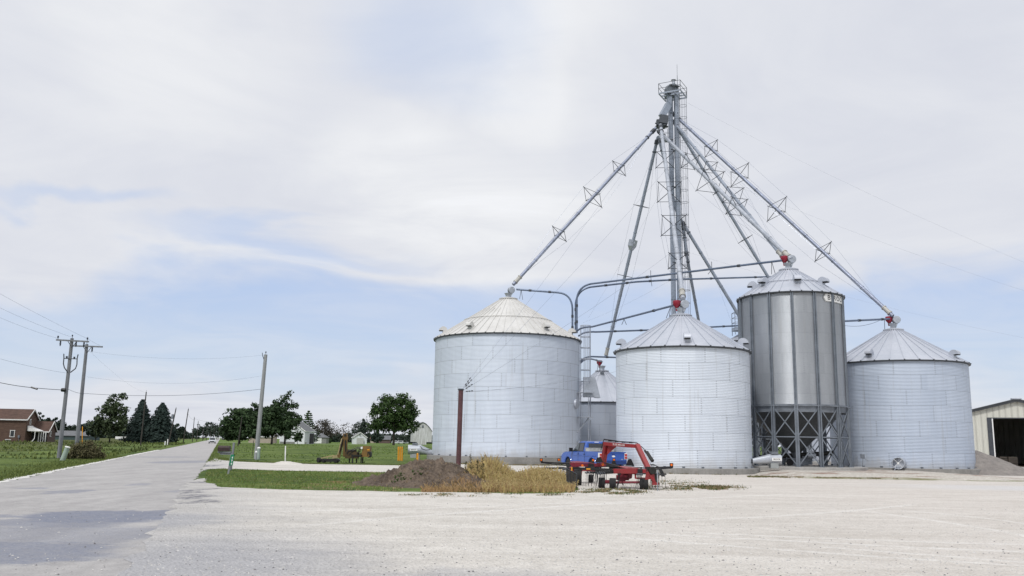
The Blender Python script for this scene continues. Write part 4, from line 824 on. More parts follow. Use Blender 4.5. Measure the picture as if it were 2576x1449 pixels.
left_isl = [g2(513, 1203), g2(520, 1214), g2(560, 1226), g2(650, 1230), g2(800, 1234), g2(1000, 1237), g2(1060, 1200), g2(1010, 1189), g2(900, 1187), g2(700, 1184), g2(560, 1179), g2(522, 1181)]
mb = MB(); pts = fill(left_isl, 10000, r)
gr = [p for p in pts if not (noise.noise(V((p[0] * .5, p[1] * .9, 3))) + (p[0] + 7.5) * .16 > .25)]; dr = [p for p in pts if p not in set(gr)]
sp = [p for p in gr if noise.noise(V((p[0] * 1.4, p[1] * 1.1, 9))) + r.uniform(-.4, .4) > .18]; sq = set(sp); blades(mb, [p for p in gr if p not in sq], .07, .012, .7, 0, r); blades(mb, sp, .06, .012, .8, 2, r); blades(mb, dr, .06, .012, 1.0, 1, r); tag(mb.build('verge_grass', [M['blade_lawn'], M['blade_tan'], M['blade_pale']]), kind='stuff')
mb = MB(); pts = []
for _ in range(9000):
    y = r.uniform(30, 80); x = EL(y) - .25 - abs(r.gauss(0, 1)) * 1.6; pts.append((x, y, 0))
for _ in range(2500):
    y = r.uniform(66, 200); pts.append((ER(y) + .1 + abs(r.gauss(0, .5)), y, 0))
for _ in range(5000):
    i = r.randrange(len(drv_top) - 1); f = r.random(); a = V((*g2(*drv_top[i]), 0)).lerp(V((*g2(*drv_top[i + 1]), 0)), f); pts.append((a.x + r.gauss(0, .2), a.y + abs(r.gauss(.2, .8)), 0))
blades(mb, pts, .09, .016, .6, 0, r); blades(mb, pts, .001, .001, .1, 0, r) if False else None
for _ in range(6500):
    y = 66 + 180 * r.random() ** 1.6; x = EL(y) - 1.5 - 75 * r.random() ** 1.5
    if noise.noise(V((x * .09, y * .05, 8))) + r.uniform(-.3, .3) < 0: continue
    blades(mb, [(x, y, 0), (x + .1, y, 0)], .11 + .0015 * y, .035 + .0004 * y, .6, 1 if noise.noise(V((x * .05, y * .04, 2))) > .05 else 0, r)
for _ in range(5000):
    y = 70 + 200 * r.random() ** 1.6; x = r.uniform(ER(y) + .5, -6 - .06 * y)
    if noise.noise(V((x * .12, y * .06, 5))) + r.uniform(-.3, .3) < .05: continue
    blades(mb, [(x, y, 0)], .07 + .0006 * y, .03 + .0004 * y, .6, 2, r)
tag(mb.build('roadside_grass', [M['blade'], M['blade_olive'], M['blade_lawn']]), kind='stuff')
# tall golden grass between the mound and the rake
def gold():
    r = random.Random(5); mb = MB()
    def stem(p, h, m_, head=True):
        q = V((p.x, p.y, 0)); al = r.uniform(0, 6.28); dl = V((math.cos(al), math.sin(al), 0)); w = V((-dl.y, dl.x, 0)) * .008; l = h * r.uniform(.1, .5); t1 = q + dl * l * .35 + V((0, 0, h * .6)); t2_ = q + dl * l + V((0, 0, h))
        mb.add([q - w, q + w, t1 + w, t2_, t1 - w], [(0, 1, 2, 3, 4)], m_)
        if head:
            for k in range(3): e = t2_ - dl * l * .1 * k - V((0, 0, .06 * k)); s = V((r.uniform(-.035, .035), r.uniform(-.02, .02), r.uniform(-.01, .03))); mb.add([e - w * 1.4, e + s + w, e + s * 1.6 + V((0, 0, -.03)), e - V((0, 0, .03))], [(0, 1, 2, 3)], 2)
    # two tussock drifts: tall one by the post, broader one before the rake
    for (cx, Y, rx, ry, hm, n_) in ((1226, 44.0, 1.1, 2.0, .98, 1900), (1262, 43.0, .9, 2.0, .62, 800), (1196, 43.5, .6, 1.5, .72, 450), (1360, 39.3, 1.15, 2.3, .74, 2100), (1318, 39.3, .9, 2.2, .42, 700), (1408, 37.2, .7, 1.4, .46, 700)):
        c = GY(cx, Y)
        for _ in range(n_):
            a = r.uniform(0, 6.28); q = math.sqrt(r.random()); p = V((c.x + math.cos(a) * q * rx, c.y + math.sin(a) * q * ry, 0)); nz = noise.noise(V((p.x * 1.6, p.y * 1.2, 4))); h = hm * (1 - .45 * q * q) * (1 + .3 * nz) * r.uniform(.4, 1.12)
            if h > .1: stem(p, h, 0 if r.random() < .75 else 1, r.random() < .8)
    for _ in range(5200):
        px = r.uniform(1215, 1446); py = 1239 + 2.6 * noise.noise(V((px * .05, 0, 3))) + r.gauss(0, .8) - abs(r.gauss(0, 13)); p = G(px, py); stem(p, r.uniform(.08, .30) * (1 + .5 * noise.noise(V((p.x * 2, p.y * 2, 1)))), 1 if r.random() < .7 else 0, r.random() < .35)
    for _ in range(2000):
        px = r.uniform(1060, 1250); py = 1239 - abs(r.gauss(0, 4 + 9 * max(0, 1 - abs(px - 1165) / 45))); p = G(px, py)
        z = 0; 
        blades(mb, [p + V((0, 0, max(0, .07 * (1234 - py)) * .35))], r.uniform(.06, .2), .011, 1.2, 1, r)
    tag(mb.build('tall_dry_grass', [M['blade_gold'], M['blade_dry'], M['blade_head']]), kind='stuff')
M['blade_head'] = leafmat('seed heads', (.30, .23, .10), (.55, .44, .22))
gold()
dm = bpy.data.objects['dirt_mound']; mv = [v.co for v in dm.data.vertices]
r = random.Random(31); mb = MB()
for _ in range(2600):
    v = mv[r.randrange(len(mv))]
    if v.z < .03: continue
    m_ = 0; px, py = proj(v)
    if 985 < px < 1062 and abs(py - (1207 - (px - 985) * .22)) < 9 and r.random() < .8: m_ = 2
    elif r.random() > .16 and not (py > 1214 and px > 1090 and r.random() < .6): continue
    blades(mb, [v + V((r.uniform(-.05, .05), r.uniform(-.05, .05), -.02))] * (7 if m_ == 2 else 2), .12 if m_ == 2 else .12, .022 if m_ == 2 else .010, 1.3, m_, r)
tag(mb.build('mound_weeds', [M['blade_tan'], M['blade_tan'], M['blade_weed']]), kind='stuff')
mb = MB()
def patch(n_, fpx, fy, h):
    for _ in range(n_):
        p = fpx(); nz = noise.noise(V((p[0] * 1.1, p[1] * 1.1, 6))) + .5 * noise.noise(V((p[0] * 3, p[1] * 3, 2)))
        if nz < fy: continue
        blades(mb, [p], h * r.uniform(.5, 1.2), .010, 1.2, 0 if r.random() < .35 + nz * .5 else 1, r)
gp_ = lambda px, py: (G(px, py).x, G(px, py).y, 0)
patch(5200, lambda: gp_(r.gauss(1540, 40), r.gauss(1238, 3)), .05, .09)
patch(4200, lambda: gp_(r.gauss(1690, 45), r.gauss(1221, 7)), .12, .08)
patch(4200, lambda: gp_(r.gauss(1780, 35), r.gauss(1229, 2.2)), -.05, .12)
patch(3000, lambda: gp_(r.uniform(1000, 1446), 1243 + abs(r.gauss(0, 3.5))), .15, .06)
patch(9000, lambda: (lambda q: (q.x, q.y, 0))(GY(r.uniform(1880, 2260), 52.9 + r.gauss(0, .45))), -.05, .10)
patch(4200, lambda: (lambda q: (q.x, q.y, .0))(polA(r.uniform(-60, 70), 6.92 + abs(r.gauss(0, .3))) + cA), .0, .13)
patch(2400, lambda: (lambda q: (q.x, q.y, .0))(polF(r.uniform(-60, 40), 5.03 + abs(r.gauss(0, .2))) + cF), .05, .10)
tag(mb.build('yard_weeds', [M['blade_weed'], M['blade_tan']]), kind='stuff')
# dark seed stalks by the post, brown bush by the left poles
def stalk(px, Y, pyt, lab, seed):
    r = random.Random(seed); b = GY(px, Y); top = P(px + r.uniform(-3, 6), pyt, Y); mb = MB(); h = (top - b).z; mid = V((r.uniform(-.05, .05), 0, h * .5)); pts = [V((0, 0, 0)), mid, top - b]; mb.tube(pts, .012, 5, .005)
    for k in range(26):
        f = r.uniform(.35, 1.0); c = V((0, 0, 0)).lerp(mid, f * 2) if f < .5 else mid.lerp(top - b, f * 2 - 1); a = r.uniform(0, 6.28); d = V((math.cos(a), math.sin(a), r.uniform(.4, 1.2))).normalized() * r.uniform(.08, .3) * (1.25 - f); mb.tube([c, c + d], .006, 4, .004)
        for j in range(3): e = c + d * r.uniform(.5, 1.05); s = V((r.uniform(-.03, .03), r.uniform(-.03, .03), r.uniform(.0, .05))); mb.add([e, e + s, e + s + V((.02, .01, -.02)), e + V((.015, 0, -.02))], [(0, 1, 2, 3)])
    tag(mb.build('seed_stalk', M['brush'], loc=b), lab, 'weed stalk', 'dead weed stalks by the brown post')
for px, pyt, lab, sd_ in ((1183, 1143, 'tall feathery dead weed stalk standing against the widest bin', 1), (1196, 1155, 'thin dead weed stalk between the tall stalk and the dark bushy one', 2), (1214, 1138 + 10, 'dark bushy dead weed stalk at the right of the group by the brown post', 3), (1172, 1163, 'low leafy dead weed stalk nearest the brown post', 4)): stalk(px, 38.5, pyt, lab, sd_)

# unloading auger and its power unit in the shade under the tall hopper bin
q0 = cH + V((-2.6, .2, .46)); ua = empty('unloading_auger', q0, 'dark unloading auger and motor in the shade under the tall hopper bin', 'auger'); mb = MB(); mb.tube([V((0, 0, .55)), V((5.2, -.4, .95))], .16, 12); mb.build('auger_tube', M['grease'], ua, smooth=50)
mb = MB(); mb.box((2.6, -.2, .28), (.9, .8, .55)); mb.box((3.3, -.3, .4), (.7, .5, .6)); mb.build('gearbox', M['galv_dark'], ua)
mb = MB(); mb.lathe([(.0, -.3), (.2, -.28), (.22, 0), (.2, .28), (0, .3)], (3.5, -.8, .75), 16, V((1, 0, 0))); mb.box((3.5, -.8, 1.0), (.3, .3, .12)); mb.build('motor', M['galv'], ua, smooth=40)
mb = MB()
for xx in (.6, 1.9, 4.4):
    mb.beam(V((xx, .3, 0)), V((xx, 0, .7)), .06, .06); mb.beam(V((xx, -.5, 0)), V((xx, -.2, .7)), .06, .06)
mb.build('stand', M['galv_dark'], ua)
mb = MB(); mb.lathe([(0, -.08), (.24, -.08), (.25, 0), (.24, .08), (0, .08)], (2.0, -.65, .25), 18, V((0, 1, 0))); mb.build('wheel', M['rubber'], ua, smooth=40)
# ------------------------------------------------------------------ blue pickup
def wheel(parent, c, ax, r, w, name='wheel', hub='chrome'):
    mb = MB(); c = V(c); mb.lathe([(r * .62, -w / 2), (r * .93, -w / 2), (r, -w * .36), (r, w * .36), (r * .93, w / 2), (r * .62, w / 2)], c, 24, ax); o = mb.build(name, M['rubber'], parent, smooth=35)
    mb = MB(); mb.lathe([(0, -w * .44), (r * .2, -w * .46), (r * .3, -w * .40), (r * .58, -w * .42), (r * .62, -w * .5), (r * .62, w * .5), (r * .58, w * .42), (r * .3, w * .40), (r * .2, w * .46), (0, w * .44)], c, 20, ax); mb.build('rim', M[hub], o, smooth=35); return o
def pickup():
    b = GY(1543, 57.2); hd = V((-.36, .93, 0)).normalized(); rz = math.atan2(hd.y, hd.x); org = b + hd * 2.95; org.z = .01
    t = empty('pickup_truck', org, 'blue crew cab pickup truck parked behind the red hay rake', 'pickup truck', None, rz)
    def arch(cx, r=.50, zc=.40): return [(cx + r * math.cos(a), zc + r * math.sin(a)) for a in [math.pi * i / 10 for i in range(11)]]
    poly = [(-2.93, .62), (-2.93, 1.27), (-.78, 1.29), (-.72, 1.25), (1.15, 1.25), (1.3, 1.27), (2.45, 1.19), (2.8, 1.08), (2.92, .95), (2.95, .5), (2.6, .45)] + [(x, z) for x, z in arch(1.83)] + [(1.2, .44), (-1.2, .44)] + [(x, z) for x, z in arch(-1.82)] + [(-2.5, .55)]
    mb = MB(); Z0 = len(poly)
    def shell(w, off=0): return [V((x, w * (1 if z < 1.0 else 1 - .05 * (z - 1.0) / .29), z)) for x, z in poly]
    L = shell(.98); R2 = [V((p.x, -p.y, p.z)) for p in L]; mb.add(L + R2, [tuple(range(Z0)), tuple(range(Z0, 2 * Z0))[::-1]] + [(i, i + Z0, (i + 1) % Z0 + Z0, (i + 1) % Z0) for i in range(Z0)])
    # flared arches and a swage line
    for cx in (1.83, -1.82):
        for s in (-1, 1): mb.tube([V((x, s * .97, z)) for x, z in arch(cx, .53)], .055, 6)
    for s in (-1, 1): mb.beam(V((1.25, s * .985, .98)), V((-2.4, s * .985, 1.0)), .02, .05); mb.beam(V((1.2, s * .985, .53)), V((-1.2, s * .985, .53)), .03, .12)
    bo = mb.build('body', M['truck'], t, smooth=30, fixn=True); bv = bo.modifiers.new('edge', 'BEVEL'); bv.width = .05; bv.segments = 3; bv.limit_method = 'ANGLE'; bv.angle_limit = R_(50)
    base = [(-.74, 1.24, .92), (1.32, 1.25, .90)]; top = [(-.60, 1.90, .76), (.42, 1.93, .76)]
    def cabp(x, f): # point on the side plane: f 0 sill .. 1 roof
        return None
    mb = MB(); pr = [(-.74, 1.24, .93), (1.32, 1.25, .91), (.55, 1.86, .78), (.30, 1.93, .72), (-.35, 1.95, .72), (-.60, 1.88, .77)]
    a = [V((x, w, z)) for x, z, w in pr]; c = [V((x, -w, z)) for x, z, w in pr]; n_ = len(pr); mb.add(a + c, [tuple(range(n_)), tuple(range(n_, 2 * n_))[::-1]] + [(i, i + n_, (i + 1) % n_ + n_, (i + 1) % n_) for i in range(n_)]); cab = mb.build('cab', M['truck'], t, fixn=True, smooth=25); bv = cab.modifiers.new('edge', 'BEVEL'); bv.width = .06; bv.segments = 3; bv.limit_method = 'ANGLE'; bv.angle_limit = R_(40)
    def side(x, z, s, off=.012):
        f = (z - 1.245) / (1.87 - 1.245); w = .925 + (.775 - .925) * f + off; return V((x, s * w, z))
    for s in (1, -1):
        mb = MB(); fs = [((.98, 1.31), (1.12, 1.31), (.50, 1.82), (.36, 1.82), 0), ]
        mb.add([side(1.10, 1.30, s), side(.36, 1.30, s), side(.36, 1.80, s), side(.52, 1.80, s)], [(0, 1, 2, 3)]); mb.build('window', M['glass_pale'], cab)
        mb = MB(); mb.add([side(.22, 1.30, s), side(-.40, 1.30, s), side(-.36, 1.80, s), side(.22, 1.80, s)], [(0, 1, 2, 3)]); mb.build('window', M['glass'], cab)
        mb = MB(); q = [side(1.2, 1.27, s, .006), side(-.46, 1.27, s, .006), side(-.40, 1.84, s, .006), side(.50, 1.84, s, .006)]; mb.add(q, [(0, 1, 2, 3)]); mb.build('window_frame', M['black'], cab)
        mb = MB(); mb.box((1.12, s * 1.10, 1.36), (.12, .24, .25)); mb.box((1.14, s * .98, 1.28), (.08, .2, .06)); mb.build('wing_mirror', M['black'], t)
        mb = MB(); 
        for x in (.28, -.62): mb.box((x, s * .985, 1.09), (.16, .03, .035))
        mb.build('door_handle', M['truck_dark'], t)
        mb = MB()
        for x in (1.18, .24, -.76): mb.box((x, s * .982, .86), (.014, .012, .74))
        mb.build('door_gap', M['black'], t)
        mb = MB(); mb.box((-2.86, s * .90, 1.02), (.2, .19, .40)); tl = mb.build('tail_light', M['white'], t)
        mb = MB(); mb.box((-2.90, s * .905, 1.09), (.16, .16, .14)); mb.box((-2.90, s * .905, .92), (.16, .16, .13)); mb.build('lens', M['lens'], tl)
        mb = MB(); mb.box((2.86, s * .78, .98), (.12, .35, .2)); mb.build('headlight', M['white'], t)
        for cx in (1.83, -1.82): wheel(t, (cx, s * .83, .40), V((0, 1, 0)), .40, .27)
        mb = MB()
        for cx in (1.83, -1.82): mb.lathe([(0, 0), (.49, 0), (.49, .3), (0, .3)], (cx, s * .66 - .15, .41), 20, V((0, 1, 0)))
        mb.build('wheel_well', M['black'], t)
    mb = MB(); mb.add([V((-.735 + .008 * 0 - .012, .66, 1.34)), V((-.747, -.66, 1.34)), V((-.625, -.62, 1.80)), V((-.625, .62, 1.80))], [(0, 3, 2, 1)]); mb.build('rear_window', M['glass'], cab)
    mb = MB(); mb.box((-.565, 0, 1.875), (.05, .3, .05)); mb.build('brake_light', M['white'], cab)
    mb = MB(); mb.add([V((1.27, .72, 1.30)), V((1.27, -.72, 1.30)), V((.60, -.66, 1.84)), V((.60, .66, 1.84))], [(0, 1, 2, 3)]); mb.build('windscreen', M['glass'], cab)
    mb = MB(); mb.box((-1.02, 0, 1.38), (.5, 1.84, .22)); mb.box((-1.02, 0, 1.495), (.54, 1.88, .03)); mb.build('tool_box', M['alu'], t)
    mb = MB(); mb.box((-2.945, 0, 1.0), (.05, 1.52, .52)); mb.box((-2.955, 0, 1.24), (.09, 1.60, .06)); mb.box((-2.972, 0, 1.08), (.012, 1.45, .03)); tg = mb.build('tailgate', M['truck'], t)
    mb = MB(); mb.lathe([(0, 0), (.052, .0), (.056, -.012), (0, -.014)], (-2.972, 0, 1.0), 20, V((1, 0, 0))); o = mb.build('emblem', M['white'], tg)
    for v in o.data.vertices: v.co.y *= 2.2
    mb = MB(); mb.box((-2.975, 0, 1.13), (.02, .2, .05)); mb.build('handle', M['truck_dark'], tg)
    mb = MB(); mb.box((-2.97, -.62, .82), (.012, .14, .03)); mb.build('badge', M['chrome'], tg)
    mb = MB(); mb.box((-2.88, 0, .60), (.16, 1.9, .2)); mb.build('rear_bumper', M['truck_dark'], t)
    mb = MB(); mb.box((2.9, 0, .62), (.14, 1.9, .26)); mb.build('front_bumper', M['chrome'], t)
    mb = MB(); mb.box((-1.95, 0, 1.282), (1.7, 1.62, .012)); mb.build('bed', M['dark'], t)
    mb = MB(); mb.box((0, 0, .42), (5.2, 1.5, .2)); mb.build('chassis', M['black'], t)
pickup()
# ------------------------------------------------------------------ red twin rotor hay rake
def hay_rake():
    RPx = lambda cx, cy, Y: P(1320.7 + .15625 * cx, 1069.2 + .15625 * cy, Y)
    YN, YF = 36.6, 41.2
    base = RPx(1600, 1010, YN); base.z = 0
    root = empty('hay_rake', base, 'red twin rotor hay rake with an arched frame, standing on the gravel yard', 'hay rake'); root['kind'] = 'thing'
    Q = lambda cx, cy, Y: RPx(cx, cy, Y) - base
    def part(mb, name, mt, smooth=None, parent=root): return mb.build(name, mt, parent, smooth=smooth)
    # arch between the rotors
    mb = MB(); a, b_, c, d = Q(1262, 610, YF - 1.2), Q(1308, 300, YF - 1.4), Q(1822, 345, 38.6), Q(2085, 905, YN - .4)
    mb.beam(a, b_ + V((0, 0, .05)), .19, .18); mb.beam(b_ - V((.09, 0, 0)), c + V((.05, 0, 0)), .16, .155, up=V((0, 0, 1))); mb.prism([b_ + V((.06, -.1, -.09)), b_ + V((.45, -.1, -.12)), b_ + V((.02, -.1, -.5))], V((0, .16, 0))); mb.beam(c + V((-.04, 0, .04)), d, .19, .18, .17, .15)
    part(mb, 'arch_frame', M['red'])
    mb = MB(); mb.prism([Q(1960, 760, YN - .5), Q(2040, 740, YN - .5), Q(2070, 860, YN - .5), Q(1930, 890, YN - .5)], V((0, .12, 0))); mb.beam(Q(2030, 800, YN - .5), Q(2095, 955, YN - .5), .16, .16, .1, .1); mb.box(Q(2095, 945, YN - .5), (.25, .2, .1)); part(mb, 'headstock', M['red'])
    mb = MB(); fw = V((0, -1, 0)); e = (c - b_).normalized(); m0 = b_.lerp(c, .45) + V((0, -.115, 0)); up = V((0, 0, 1)); vs, fs = text_mesh('FE-3EE MRO-300', .13)
    nrm = e.cross(up).normalized(); nrm = nrm if nrm.y < 0 else -nrm; mid = b_.lerp(c, .45) + nrm * .125; upv = nrm.cross(e).normalized(); upv = upv if upv.z > 0 else -upv
    mb.add([mid + e * (v.x * .62) + upv * (v.y * .9) for v in vs], fs); part(mb, 'lettering', M['white'])
    mb = MB()
    for k in range(2): mb.tube([b_ + V((-.25, -.05, -.3 + .1 * k)), b_ + V((-.1, 0, .17 + .03 * k)), b_.lerp(c, .5) + V((0, .05 - .1 * k, .15)), c + V((-.05, 0, .16)), c + V((.25, 0, -.1)), c.lerp(d, .4) + V((.22, -.05 * k, .05))], .016, 6)
    mb.tube([c + V((.0, -.12, -.1)), c + V((.02, -.2, -.35)), c + V((.16, -.2, -.6))], .014, 6)
    for k in range(5): mb.tube(arc(c.lerp(d, .58) + V((.1, -.1, .06)), c.lerp(d, .55) + V((.45 + .04 * k, -.1, .1 - .02 * k)), c.lerp(d, .86) + V((.38 + .03 * k, -.05, .0))), .017, 6)
    part(mb, 'hydraulic_hose', M['black'])
    mb = MB()
    for f in (.12, .33, .55, .77): mb.box(b_.lerp(c, f) + V((0, 0, .13)), (.16, .1, .045))
    part(mb, 'hose_clamp', M['black'])
    mb = MB(); mb.tube([b_ + V((0, .04, .14)), c + V((0, .04, .14))], .02, 6); mb.tube([c.lerp(d, .15) + V((.14, 0, .08)), c.lerp(d, .62) + V((.16, 0, .06))], .022, 8); part(mb, 'hydraulic_line', M['galv_light'])
    mb = MB(); mb.tube([c.lerp(d, .20) + V((.16, 0, .1)), c.lerp(d, .48) + V((.26, 0, .06))], .05, 12); mb.tube([c.lerp(d, .24) + V((.22, 0, .1)), c.lerp(d, .45) + V((.32, 0, .03))], .065, 12); part(mb, 'hydraulic_cylinder', M['grease'], 50)
    mb = MB(); mb.box(c + V((-.02, -.13, -.12)), (.07, .04, .17)); part(mb, 'reflector', M['orange'])
    mb = MB(); mb.beam(Q(2130, 725, YN - .6), Q(2134, 1100, YN - 1.6), .035, .035); mb.box(Q(2135, 1108, YN - 1.6), (.16, .12, .02)); part(mb, 'parking_stand', M['galv_dark'])
    mb = MB(); mb.lathe([(.0, -.14), (.14, -.14), (.16, .05), (.1, .16), (0, .16)], Q(2050, 735, YN - .5), 14, V((0, 1, 0))); mb.box(Q(2020, 700, YN - .4), (.3, .2, .14)); mb.box(Q(2110, 850, YN - .5), (.1, .1, .34)); part(mb, 'linkage', M['grease'], 40)
    def rotor(cx, cyb, Y, Rr, zr, beam, bx0, bx1, mat_, seed, hub=True):
        r = random.Random(seed); c0 = RPx(cx, cyb, Y); c0 = V((c0.x, c0.y, 0)) - base; c0.z = 0
        mb = MB(); mb.lathe([(.16, zr - .28), (.30, zr - .2), (.32, zr - .02), (.22, zr + .06), (.1, zr + .16)], c0, 20); mb.box(c0 + V((0, 0, zr - .16)), (.5, .4, .16)); part(mb, 'rotor_hub', M['red_dull'], 35)
        for k in range(11):
            a = 2 * math.pi * k / 11 + seed; d = V((math.cos(a), math.sin(a), 0)); s = V((-d.y, d.x, 0)); mb = MB(); mb.tube([c0 + d * .3 + V((0, 0, zr)), c0 + d * Rr + V((0, 0, zr - .03))], .028, 6); mb.build('tine_arm', M['black'], root); arm = mb
            mb = MB()
            for j in range(4):
                q = c0 + d * (Rr - .06 - .13 * j) + V((0, 0, zr - .03)); mb.tube([q - V((0, 0, .0)), q - V((0, 0, zr * .55)) - s * .04, q - V((0, 0, zr - .07)) - s * .11 + d * .02 * r.uniform(-1, 1)], .0085, 4)
            ob = mb.build('tines', M['black'], root)
            mb = MB()
            for j in range(4): q = c0 + d * (Rr - .06 - .13 * j) + V((0, 0, zr - .02)); mb.tube([q - d * .025, q + d * .03], .04, 8)
            mb.build('tine_holder', M['galv_dark'] if k % 3 else M['black'], root)
        return c0
    n0 = rotor(1610, 1000, YN + .9, 1.72, .62, None, 0, 0, None, 1); f0 = rotor(800, 940, YF + .3, 1.55, .66, None, 0, 0, None, 2)
    # carrying beams
    mb = MB(); mb.beam(Q(1425, 742, YN - .1), Q(1800, 742, YN - .1), .22, .19); mb.prism([Q(1405, 712, YN - .12), Q(1790, 705, YN - .12), Q(1790, 782, YN - .12), Q(1480, 776, YN - .12)], V((0, .24, 0))); mb.beam(Q(1800, 735, YN - .1), Q(1960, 745, YN - .3), .2, .17, .16, .14); mb.prism([Q(1490, 670, YN + 1.0), Q(1600, 668, YN + 1.0), Q(1830, 700, YN - .05), Q(1640, 704, YN - .05)], V((0, 0, .02)))
    mb.beam(Q(1778, 770, YN - .1), Q(1778, 850, YN - .1), .06, .1); mb.beam(Q(1770, 855, YN - .1), Q(1930, 858, YN - .2), .06, .06); part(mb, 'rotor_beam', M['red'])
    mb = MB(); mb.box(Q(1852, 738, YN - .28), (.2, .08, .15)); part(mb, 'gearbox', M['black'])
    mb = MB(); mb.box(Q(1625, 727, YN - .135), (.12, .01, .05)); part(mb, 'sticker', M['black'])
    mb = MB(); mb.prism([Q(715, 612, YF - .6), Q(1190, 622, YF - .6), Q(1190, 668, YF - .6), Q(760, 672, YF - .6)], V((0, .24, 0))); mb.beam(Q(1190, 645, YF - .5), Q(1280, 640, YF - .9), .16, .14); mb.prism([Q(720, 592, YF + .5), Q(860, 590, YF + .5), Q(1080, 612, YF - .55), Q(760, 614, YF - .55)], V((0, 0, .02))); part(mb, 'rotor_beam', M['red_dull'])
    mb = MB(); mb.box(Q(1062, 645, YF - .63), (.26, .04, .12)); part(mb, 'gearbox', M['black'])
    mb = MB(); mb.beam(Q(905, 720, YF - 1.2), Q(1010, 725, YF - 1.2), .1, .1); mb.beam(Q(905, 720, YF - 1.2), Q(895, 810, YF - 1.2), .1, .1); mb.beam(Q(1000, 725, YF - 1.2), Q(1120, 724, YF - 1.0), .12, .1); part(mb, 'wheel_yoke', M['red'])
    # guard hoops round the rotors
    for (p0, p1, p2, p3) in (((1430, 715, YN - .1), (760, 688, YN + .3), (780, 694, YN + 2.0), (1400, 722, YN + 2.2)), ((1940, 690, YN - .2), (2375, 678, YN + .4), (2360, 692, YN + 1.9), (1850, 690, YN + 2.2)), ((720, 625, YF - .6), (262, 596, YF - .2), (300, 606, YF + 1.6), (760, 612, YF + 1.9)), ((1180, 640, YF - .6), (1480, 655, YF), (1450, 650, YF + 1.8), (1150, 610, YF + 1.8))):
        mb = MB(); mb.beam(Q(*p0), Q(*p1), .045, .06); mb.tube([Q(*p1), Q(*p2), Q(*p3)], .03, 8); m0 = Q(*p0).lerp(Q(*p1), .35) - V((0, 0, .1)); mb.beam(Q(*p0) - V((0, 0, .1)), Q(*p1) - V((0, 0, .03)), .03, .035); part(mb, 'guard_hoop', M['black'])
    mb = MB(); mb.beam(Q(900, 702, YN - .05), Q(1440, 728, YN - .1), .04, .06); mb.beam(Q(1280, 610, YF - 1.4), Q(1520, 668, YN + .9), .06, .06); mb.beam(Q(1050, 760, YN + .4), Q(1440, 772, YN), .05, .05); part(mb, 'tie_rod', M['black'])
    for cx, cy, Y in ((2360, 642, YN + .3), (262, 562, YF - .3), (545, 560, YF + 1.3), (1098, 566, YF + 1.0), (1434, 562, YF + 1.7)):
        mb = MB(); mb.box(Q(cx, cy, Y) + V((0, .04, .0)), (.14, .06, .14)); lb = part(mb, 'lamp', M['black']); mb = MB(); mb.lathe([(0, .0), (.045, .0), (.055, .02), (.055, .04)], Q(cx, cy, Y) + V((0, -.0, 0)), 14, V((0, 1, 0))); mb.build('lens', M['orange'], lb, smooth=40)
    for cx, cy, Y in ((925, 652, YF - .66), (1252, 636, YF - 1.4)):
        mb = MB(); mb.lathe([(0, 0), (.055, 0), (.055, .03)], Q(cx, cy, Y), 14, V((0, 1, 0))); part(mb, 'reflector', M['orange'], 40)
    mb = MB(); mb.box(Q(752, 708, YN + .25), (.055, .02, .16)); mb.box(Q(1020, 708, YN - .12), (.16, .02, .05)); mb.box(Q(335, 611, YF - .2), (.12, .02, .03)); part(mb, 'marker_strip', M['yellow'])
    for cx, Y in ((1690, YN + 2.2), (1430, YF - .4), (1205, YF - 1.5), (1180, YF + 1.2)):
        w = .19 if cx > 1600 else .15; mb = MB(); yb = 655 if cx > 1600 else (650 if cx > 1210 else 600); p = Q(cx, yb, Y); mb.prism([p + V((-w, 0, 0)), p + V((w, 0, 0)), p + V((w * .32, 0, w * 1.5)), p + V((-w * .32, 0, w * 1.5))], V((0, .02, 0))); part(mb, 'warning_plate', M['black'])
    # wheels: small castors under the near rotor, one big carrying wheel behind the golden grass
    axx = V((1, -.12, 0)).normalized()
    for cx, cy, Y, rr, w in ((1235, 918, YN + .25, .215, .26), (1412, 930, YN - .15, .215, .27), (1915, 938, YN - .35, .225, .34), (1060, 830, YF + .4, .19, .22), (500, 800, YF + .4, .2, .24), (648, 800, YF - .1, .2, .22)):
        p = Q(cx, cy, Y); p.z = rr; wheel(root, p, axx, rr, w, hub='rim_dark')
    p = Q(850, 800, 38.9); p.z = .36; wheel(root, p, V((1, -.05, 0)), .36, .32, hub='rim_dark')
    mb = MB(); mb.tube([Q(1285, 925, YN + .2), Q(1900, 922, YN - .2)], .05, 10); mb.box(Q(1330, 905, YN + .1), (.2, .12, .1)); mb.box(Q(1570, 848, YN + .5), (.5, .3, .2)); mb.box(Q(1570, 900, YN + .2), (.24, .12, .14)); part(mb, 'axle', M['red_dull'])
    # mesh curtain standing in its frame
    mb = MB(); cr = [Q(668, 700, 35.9), Q(834, 785, 35.5), Q(832, 1010, 35.5), Q(672, 900, 35.9)]
    for i in range(4): mb.tube([cr[i], cr[(i + 1) % 4]], .016, 6)
    for f in (.33, .66): mb.tube([cr[0].lerp(cr[1], f), cr[3].lerp(cr[2], f)], .012, 5)
    mb.tube([cr[1].lerp(cr[2], .45), cr[3].lerp(cr[2], .7)], .012, 5); sf = part(mb, 'curtain_frame', M['strut']); mb = MB(); o = V((0, .02, 0)); mb.add([x + o for x in cr] + [x + o * 1.6 for x in cr], [(0, 1, 2, 3), (7, 6, 5, 4)]); part(mb, 'curtain', M['curtain'])
    mb = MB(); mb.tube([Q(1760, 668, YN + 1.2), Q(1900, 672, YN + 1.1)], .035, 10); mb.box(Q(1910, 700, YN + .8), (.12, .2, .12)); part(mb, 'drive_shaft', M['galv'], 50)
